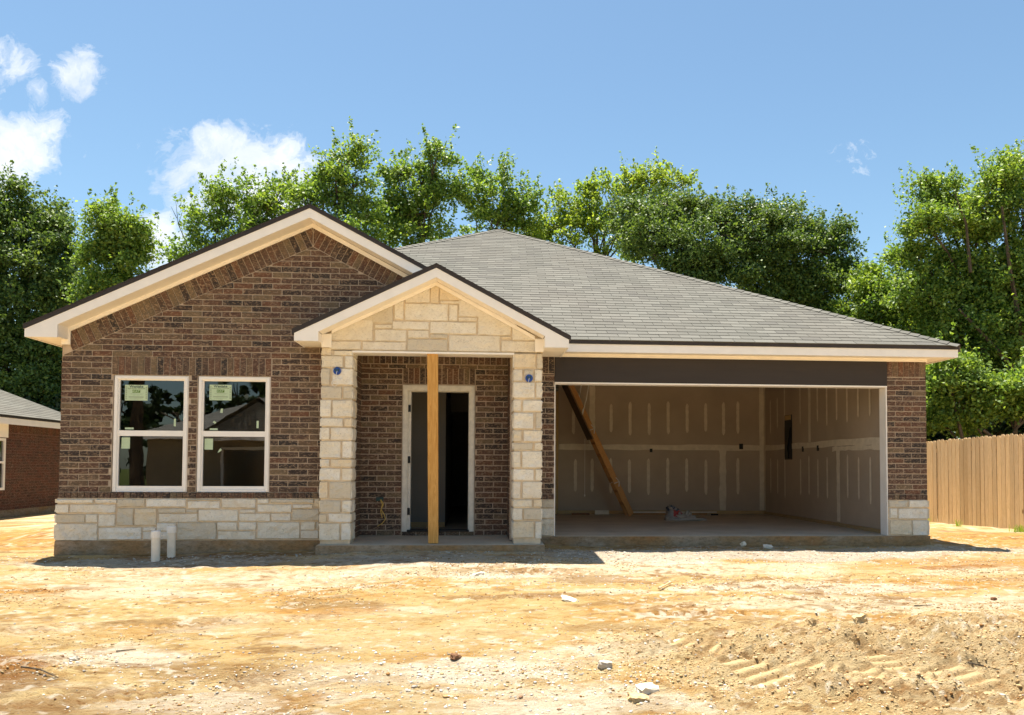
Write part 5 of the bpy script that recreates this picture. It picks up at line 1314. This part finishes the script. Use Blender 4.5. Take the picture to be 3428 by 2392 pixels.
# ------------------------------------------------------------------ trees
def tree(name, label, Y, lobes, leaf, lsz, nclump, per, seed, ground=-0.3, trunk_r=0.16, spread=0.17, twig=0.9, airy=1.0, group='trees behind the houses', up=0.45, sprig=0.25, cat='tree', trunks=1, ydepth=1.0, extra=()):
    """lobes: (x,z,rx,rz) ellipsoids of the crown in metres, round in plan"""
    rr = np.random.RandomState(seed)
    L = np.array(lobes, float)
    area_w = L[:, 2] * L[:, 3]; wsum = area_w.sum()
    bx = float((L[:, 0] * area_w).sum() / wsum)
    yoff = rr.uniform(-.5, .5, len(L)) * 0.9 * ydepth
    C = []; S = []
    for i, (x, z, rx, rz) in enumerate(L):
        n = max(6, int(nclump * area_w[i] / wsum)); ry = 0.9 * max(rx, rz) * ydepth
        # each lobe is built of smaller boughs with gaps between them
        ns = max(4, int(5 + 7 * rx * rz)); sd_ = rr.randn(ns, 3); sd_ /= np.linalg.norm(sd_, axis=1)[:, None]
        sr = rr.uniform(.45, 1.02, ns)[:, None]; bough = sd_ * sr; br = rr.uniform(.26, .46, ns) * airy
        pick = rr.randint(0, ns, n)
        d = rr.randn(n, 3); d /= np.linalg.norm(d, axis=1)[:, None]
        r = 0.35 + 0.68 * rr.rand(n) ** 0.55
        q3 = bough[pick] + d * (br[pick] * (0.3 + 0.75 * rr.rand(n) ** 0.6))[:, None] * np.array([1.1, 1.1, 0.8])
        loose = rr.rand(n) < 0.22 * airy ** 2
        q3 = np.where(loose[:, None], d * r[:, None] * 0.8, q3)
        C.append(np.stack([x + q3[:, 0] * rx, Y + yoff[i] + q3[:, 1] * ry, z + q3[:, 2] * rz], 1)); S.append(np.where(loose, 0.8, 1.0))
    C = np.concatenate(C); S = np.concatenate(S)
    n = len(C)
    # leaves round each tuft; twigs that stick out of the outline carry their own rows of leaves
    k = per
    cc = np.repeat(C, k, 0); ss = np.repeat(S * (0.7 + 0.6 * rr.rand(n)), k)
    off = rr.randn(n * k, 3) * np.array([spread, spread, spread * 0.6]) * ss[:, None]
    P = cc + off
    for i, (x, z, rx, rz) in enumerate(L):
        q = max(3, int(sprig * 34 * (rx * rz) ** 0.5)); ry = 0.9 * max(rx, rz) * ydepth
        d = rr.randn(q, 3); d[:, 2] = np.abs(d[:, 2]) * 0.9 + 0.1; d /= np.linalg.norm(d, axis=1)[:, None]
        st = np.stack([x + d[:, 0] * rx * .8, Y + yoff[i] + d[:, 1] * ry * .8, z + d[:, 2] * rz * .8], 1)
        dr = d * 0.7 + np.array([0, 0, 0.75]) + rr.randn(q, 3) * 0.22; dr /= np.linalg.norm(dr, axis=1)[:, None]
        ln = rr.uniform(.3, 1.0, q) * twig
        nl = 26; f = rr.rand(q, nl)
        PP = st[:, None] + dr[:, None] * (f * ln[:, None])[..., None] + rr.randn(q, nl, 3) * (0.10 * (1.15 - f))[..., None]
        P = np.concatenate([P, PP.reshape(-1, 3)])
    m = len(P)
    nrm = rr.randn(m, 3) * np.array([1, 1, 0.8]); nrm[:, 2] += up * 2.0; nrm[:, 1] -= 0.35
    nrm /= np.linalg.norm(nrm, axis=1)[:, None]
    t = np.cross(nrm, rr.randn(m, 3)); t /= np.linalg.norm(t, axis=1)[:, None]; b = np.cross(nrm, t)
    sz = lsz * (0.6 + 0.8 * rr.rand(m))[:, None]
    fold = nrm * sz * 0.12
    V = np.stack([P - t * sz * .62, P - b * sz * .36 + fold, P + t * sz * .62, P + b * sz * .36 + fold], 1).reshape(-1, 3)
    Fc = np.arange(m * 4).reshape(-1, 4)
    T = empty(name, (bx, Y, ground), label, cat, group)
    np_mesh('crown', V, Fc, MT[leaf], T)
    # trunk and limbs
    mb = MB(); top = float((L[:, 1] + 0.3 * L[:, 3]).max()); zc = float((L[:, 1] * area_w).sum() / wsum)
    for tk in range(trunks):
        tb = bx + (tk - (trunks - 1) / 2) * 0.9 + rr.uniform(-.1, .1); hz = zc + (top - zc) * 0.5
        nseg = 9; pts = []; rad = []
        tx = tb + rr.uniform(-.4, .4)
        for q in range(nseg + 1):
            f = q / nseg; pts.append((tb + (tx - tb) * f + 0.12 * math.sin(f * 5 + seed), Y + 0.10 * math.cos(f * 4 + seed), ground - .2 + (hz - ground) * f)); rad.append(trunk_r * (1 - 0.78 * f) + 0.01)
        mb.tube(pts, rad, 8)
        for i, (x, z, rx, rz) in enumerate(L):
            if trunks > 1 and i % trunks != tk: continue
            f = min(0.92, max(0.2, (z - rz * 0.8 - ground - 0.8 * abs(x - tb)) / (hz - ground)))
            a = Vector(pts[int(f * nseg)]); r0 = rad[int(f * nseg)] * 0.62
            e = Vector((x, Y + yoff[i], z + rz * 0.45)); mid = a.lerp(e, .5) + Vector((rr.uniform(-.2, .2), rr.uniform(-.2, .2), 0.12 + .1 * rr.rand()))
            q1 = a.lerp(mid, .5) + Vector((0, 0, .05)); q2 = mid.lerp(e, .5) + Vector((rr.uniform(-.1, .1), 0, .05))
            mb.tube([a, q1, mid, q2, e], [r0, r0 * .8, r0 * .6, r0 * .4, 0.012], 6, cap=False)
            for w in range(7):
                st = mid.lerp(e, rr.rand()) ; dd = rr.randn(3); dd /= np.linalg.norm(dd)
                en = Vector((x + dd[0] * rx * .95, Y + yoff[i] + dd[1] * rx * .8, z + abs(dd[2]) * rz * .95 - .1 * rz))
                mm_ = st.lerp(en, .5) + Vector((rr.uniform(-.1, .1), 0, rr.uniform(0, .15)))
                mb.tube([st, mm_, en], [r0 * .35 + .008, r0 * .2 + .006, 0.005], 5, cap=False)
    for (pp, r0, r1) in extra:
        nn = len(pp); mb.tube(pp, [r0 + (r1 - r0) * q / (nn - 1) for q in range(nn)], 6, cap=False)
    mb.build('trunk', MT['bark'], T)
    return T
A_ = [(-14.01, 8.71, 0.97, 0.83), (-13.16, 8.39, 0.83, 0.76), (-14.88, 7.94, 1.11, 1.52), (-13.45, 7.17, 1.39, 1.25), (-12.37, 7.73, 0.62, 0.83), (-13.41, 5.55, 1.52, 1.39), (-12.27, 6.25, 0.83, 1.11), (-14.94, 5.52, 1.11, 1.66), (-13.37, 3.94, 1.39, 1.25)]
B_ = [(-10.29, 7.87, 0.51, 0.45), (-9.44, 7.58, 0.54, 0.51), (-10.46, 6.99, 0.58, 0.64), (-9.66, 6.63, 0.77, 0.77), (-10.13, 5.87, 0.77, 0.77), (-10.53, 5.23, 0.77, 0.77)]
C_ = [(-8.34, 9.94, 0.67, 0.63), (-7.25, 9.74, 0.75, 0.6), (-6.52, 9.47, 0.75, 0.6), (-8.82, 8.88, 0.75, 0.67), (-9.65, 7.83, 0.6, 0.52), (-7.74, 8.69, 1.34, 0.75), (-6.73, 8.56, 0.9, 0.67), (-6.32, 10.07, 0.37, 0.3)]
D_ = [(-4.07, 11.04, 0.65, 0.58), (-4.63, 10.66, 0.55, 0.5), (-5.25, 10.06, 0.65, 0.36), (-3.98, 9.95, 0.72, 0.65), (-4.68, 9.5, 0.86, 0.58), (-5.38, 9.19, 0.72, 0.58), (-3.83, 8.94, 0.86, 0.72), (-4.38, 8.2, 1.01, 0.58)]
E_ = [(-1.29, 11.81, 0.56, 0.49), (-1.91, 11.24, 0.7, 0.54), (-2.9, 11.05, 0.49, 0.54), (-1.21, 10.71, 0.77, 0.62), (-2.28, 10.36, 0.93, 0.7), (-3.04, 9.87, 0.7, 0.7), (-1.66, 9.6, 1.24, 0.7), (-2.58, 8.95, 1.08, 0.54)]
F_ = [(0.03, 11.41, 0.38, 0.51), (0.97, 11.44, 0.32, 0.48), (1.9, 10.81, 0.45, 0.4), (-0.12, 10.59, 0.72, 0.56), (1.09, 10.46, 0.56, 0.64), (0.53, 9.79, 1.12, 0.48), (1.58, 9.98, 0.64, 0.48)]
G_ = [(1.9, 9.4, .6, .5), (7.4, 11.0, .7, .5), (4.32, 11.29, 0.66, 0.46), (3.48, 10.76, 0.83, 0.58), (2.47, 9.96, 0.66, 0.46), (6.29, 12.03, 0.83, 0.4), (5.43, 11.41, 0.83, 0.58), (7.92, 11.74, 0.33, 0.2), (6.97, 11.62, 0.74, 0.5), (3.23, 9.82, 0.99, 0.58), (4.58, 10.36, 1.16, 0.74), (5.26, 9.53, 1.32, 0.66)]
H_ = [(4.79, 8.72, 0.8, 0.53), (5.76, 8.95, 0.8, 0.51), (6.94, 8.91, 0.93, 0.51), (7.85, 8.66, 0.8, 0.56), (5.21, 7.9, 1.07, 0.67), (6.73, 7.8, 1.33, 0.93), (8.13, 7.42, 1.07, 1.07), (6.73, 6.7, 1.2, 0.8)]
I_ = [(9.02, 8.7, 0.68, 0.54), (10.1, 8.59, 0.82, 0.61), (11.04, 8.25, 0.68, 0.68), (11.54, 7.48, 0.52, 0.61), (9.87, 7.44, 1.22, 0.95), (11.02, 6.62, 0.95, 0.82), (9.15, 6.72, 1.22, 0.82), (10.3, 6.17, 0.95, 0.68)]
J_ = [(11.1, 5.6, .5, .5), (13.6, 6.1, .5, .6), (12.2, 4.4, .9, .7), (13.3, 4.3, .8, .7), (11.75, 6.65, 0.45, 0.49), (11.47, 6.17, 0.45, 0.51), (12.3, 6.19, 0.64, 0.64), (13.12, 5.8, 0.77, 0.64), (11.88, 5.44, 0.77, 0.51), (12.84, 5.12, 0.9, 0.64)]
K_ = [(15.2, 5.3, .9, .8), (14.5, 4.6, .9, .7), (14.9, 2.6, .9, .7), (13.7, 3.1, .8, .7), (12.9, 4.8, .7, .6), (12.05, 4.35, .8, .7), (13.2, 4.0, .9, .7), (14.45, 3.65, 1.0, .8), (15.3, 3.2, .9, .8), (12.55, 3.4, .7, .6), (13.6, 5.6, .9, .8), (11.7, 5.9, .5, .6), (12.65, 8.64, 0.47, 0.47), (13.36, 8.73, 0.47, 0.47), (14.4, 9.07, 0.59, 0.53), (15.18, 9.16, 0.65, 0.59), (11.87, 7.69, 0.45, 0.41), (12.83, 7.65, 0.82, 0.65), (13.99, 7.93, 0.94, 0.76), (15.16, 7.84, 0.94, 0.94), (12.05, 6.89, 0.59, 0.53), (13.07, 6.54, 0.94, 0.82), (14.48, 6.45, 1.06, 0.94), (15.39, 6.09, 0.94, 1.06), (12.67, 5.41, 0.82, 0.65), (13.94, 4.94, 1.06, 0.82), (15.23, 4.59, 0.82, 0.94)]
L_ = [(11.32, 3.38, 0.47, 0.52), (11.31, 2.62, 0.42, 0.62), (11.99, 3.06, 0.62, 0.62), (12.9, 2.86, 0.73, 0.73), (13.59, 2.65, 0.62, 0.73), (12.1, 2.3, 0.73, 0.47), (11.3, 2.08, 0.36, 0.31)]
M_ = [(-13.08, 3.76, 1.05, 0.91), (-12.11, 3.52, 0.65, 1.05), (-12.57, 2.76, 1.18, 0.65)]
def skirt(L, n, half, ztop, seed):
    r = random.Random(seed); cx = sum(q[0] for q in L) / len(L)
    return L + [(cx + r.uniform(-half, half), 1.6 + (ztop - 1.6) * (k + .6) / n, r.uniform(.8, 1.2), r.uniform(.7, 1.0)) for k in range(n)]
def rescale(L, k):
    return [(x * k, 1 + (z - 1) * k, rx * k, rz * k) for x, z, rx, rz in L]
tree('tree', 'tall dark green tree at the far left edge behind the red brick house', 30, rescale(A_, 30 / 26), 'leaf_dark', 0.095, 1700, 46, 1, sprig=0.6, trunk_r=0.2, trunks=2)
tree('tree', 'lighter green tree between the dark left tree and the wide gable', 24, B_, 'leaf_mid', 0.08, 560, 44, 2, sprig=0.5, trunk_r=0.1)
tree('tree', 'loose green tree behind the left slope of the wide gable, in front of a cloud', 28, skirt(C_, 5, 2.0, 6.0, 67), 'leaf_mid', 0.095, 700, 36, 3, airy=.74, sprig=0.6, trunk_r=0.13, trunks=2,
     extra=(([(-9.35, 28, 8.0), (-9.75, 28, 8.9), (-9.85, 28, 9.7)], .02, .004), ([(-9.75, 28, 8.9), (-9.6, 28, 9.4)], .012, .003), ([(-9.8, 28, 9.1), (-10.0, 28, 9.5)], .012, .003)))
tree('tree', 'tall open green tree rising above the peak of the wide gable', 27, skirt(D_, 4, 1.6, 6.2, 68), 'leaf_mid', 0.092, 640, 36, 4, airy=.74, sprig=0.6, trunk_r=0.14)
tree('tree', 'pointed bright green tree just right of the gable peak', 29, skirt(E_, 4, 1.9, 6.6, 69), 'leaf_mid', 0.098, 720, 36, 5, airy=.76, sprig=0.6, trunk_r=0.15)
tree('tree', 'spiky green tree with three thin tops above the main roof peak', 30, skirt(F_, 4, 1.7, 7.2, 70), 'leaf_mid', 0.098, 560, 36, 6, airy=.76, sprig=0.7, trunk_r=0.12, trunks=2)
tree('tree', 'airy yellow green tree behind the middle of the main roof', 31, skirt(G_, 5, 2.6, 6.8, 71), 'leaf_light', 0.10, 760, 36, 7, airy=.76, sprig=0.7, trunk_r=0.15, trunks=2)
tree('tree', 'broad dark green tree behind the right slope of the roof', 25, skirt(H_, 4, 2.0, 4.8, 72), 'leaf_dark', 0.078, 1900, 50, 8, sprig=0.7, twig=0.75, trunk_r=0.2, trunks=2)
tree('tree', 'dark green tree with a round shoulder at the right end of the roof tree row', 25.5, skirt(I_, 4, 1.7, 4.5, 73), 'leaf_dark', 0.078, 1600, 50, 9, sprig=0.7, twig=0.75, trunk_r=0.2, trunks=2)
tree('tree', 'low bright green tree in the gap above the right roof corner', 24, J_, 'leaf_mid', 0.08, 800, 44, 10, sprig=0.4, trunk_r=0.1)
tree('tree', 'biggest tree, filling the right edge, with bare limbs showing', 22, K_, 'leaf_mid', 0.078, 2700, 48, 11, sprig=0.6, trunk_r=0.2, trunks=2,
     extra=(([(14.6, 21.2, 2.5), (14.3, 21.1, 3.6), (13.4, 21.0, 4.5), (12.7, 21, 5.2)], .085, .03), ([(14.6, 21.2, 2.5), (14.5, 21.1, 4.5), (14.2, 21.1, 6.3), (14.0, 21.1, 8.0)], .10, .03), ([(15.6, 21.2, 1.0), (15.6, 21.1, 4.0), (15.4, 21.1, 6.3), (15.6, 21.1, 8.5)], .13, .03), ([(13.1, 21.1, 6.2), (13.0, 21.1, 7.5), (12.7, 21.1, 8.3)], .05, .015)))
tree('shrub', 'leafy undergrowth thicket above the picket fence', 19.5, L_, 'leaf_mid', 0.085, 620, 42, 12, airy=.8, cat='shrub', trunk_r=0.07, trunks=2, group='undergrowth behind the fence',
     extra=(([(12.3, 18.6, 1.2), (12.9, 18.5, 1.9), (13.3, 18.5, 2.7)], .035, .012), ([(11.8, 18.6, 1.9), (12.6, 18.5, 1.3), (13.2, 18.5, .8)], .035, .015)))
tree('shrub', 'dark undergrowth between the neighbouring roof and the left wall of the house', 30, rescale(M_, 30 / 24.5), 'leaf_dark', 0.09, 700, 44, 13, cat='shrub', trunk_r=0.07, trunks=2, group='undergrowth at the left')
# deeper rows that close the gaps low down
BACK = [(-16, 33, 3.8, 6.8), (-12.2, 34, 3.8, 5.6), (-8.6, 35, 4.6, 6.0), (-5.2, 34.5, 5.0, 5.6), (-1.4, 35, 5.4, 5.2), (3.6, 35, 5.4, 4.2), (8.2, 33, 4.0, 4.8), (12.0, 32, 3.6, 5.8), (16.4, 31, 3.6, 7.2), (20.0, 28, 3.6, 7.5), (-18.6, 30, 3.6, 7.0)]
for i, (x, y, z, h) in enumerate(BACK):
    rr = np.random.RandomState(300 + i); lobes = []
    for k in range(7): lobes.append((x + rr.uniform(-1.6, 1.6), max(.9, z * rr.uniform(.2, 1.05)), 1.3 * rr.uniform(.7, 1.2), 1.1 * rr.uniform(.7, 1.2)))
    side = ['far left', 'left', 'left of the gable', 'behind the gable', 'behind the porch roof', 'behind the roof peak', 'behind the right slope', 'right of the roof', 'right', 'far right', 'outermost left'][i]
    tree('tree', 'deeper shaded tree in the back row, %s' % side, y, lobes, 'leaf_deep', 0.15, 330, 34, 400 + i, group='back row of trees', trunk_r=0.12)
# understory low behind fence and left gap
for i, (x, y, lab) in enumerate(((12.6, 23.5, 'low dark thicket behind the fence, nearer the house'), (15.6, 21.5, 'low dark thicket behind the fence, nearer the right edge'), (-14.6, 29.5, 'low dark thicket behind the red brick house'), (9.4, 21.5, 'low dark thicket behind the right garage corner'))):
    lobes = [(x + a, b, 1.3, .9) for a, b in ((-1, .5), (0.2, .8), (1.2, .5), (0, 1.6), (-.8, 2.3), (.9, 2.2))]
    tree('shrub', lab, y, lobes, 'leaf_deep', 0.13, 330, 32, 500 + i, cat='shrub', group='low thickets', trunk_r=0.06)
# trees across the street, mirrored in the panes
tree('tree', 'large tree across the street, seen only in the window reflection', -11, [(-13.2, 6.5, 2.2, 1.6), (-11.5, 7.5, 2.0, 1.5), (-15, 7.2, 2.0, 1.5), (-12.6, 8.8, 2, 1.4)], 'leaf_dark', 0.2, 300, 26, 600, ground=-.6, trunk_r=0.32, group='trees across the street')
tree('tree', 'distant tree across the street, seen only in the window reflection', -28, [(-18, 3, 3, 2.5), (-14, 4, 3, 2.6), (-9, 5, 3, 2.6), (-4, 5.4, 3, 2.6), (-22, 3.5, 3, 3)], 'leaf_deep', 0.35, 300, 26, 601, ground=-.6, trunk_r=0.3, group='trees across the street')
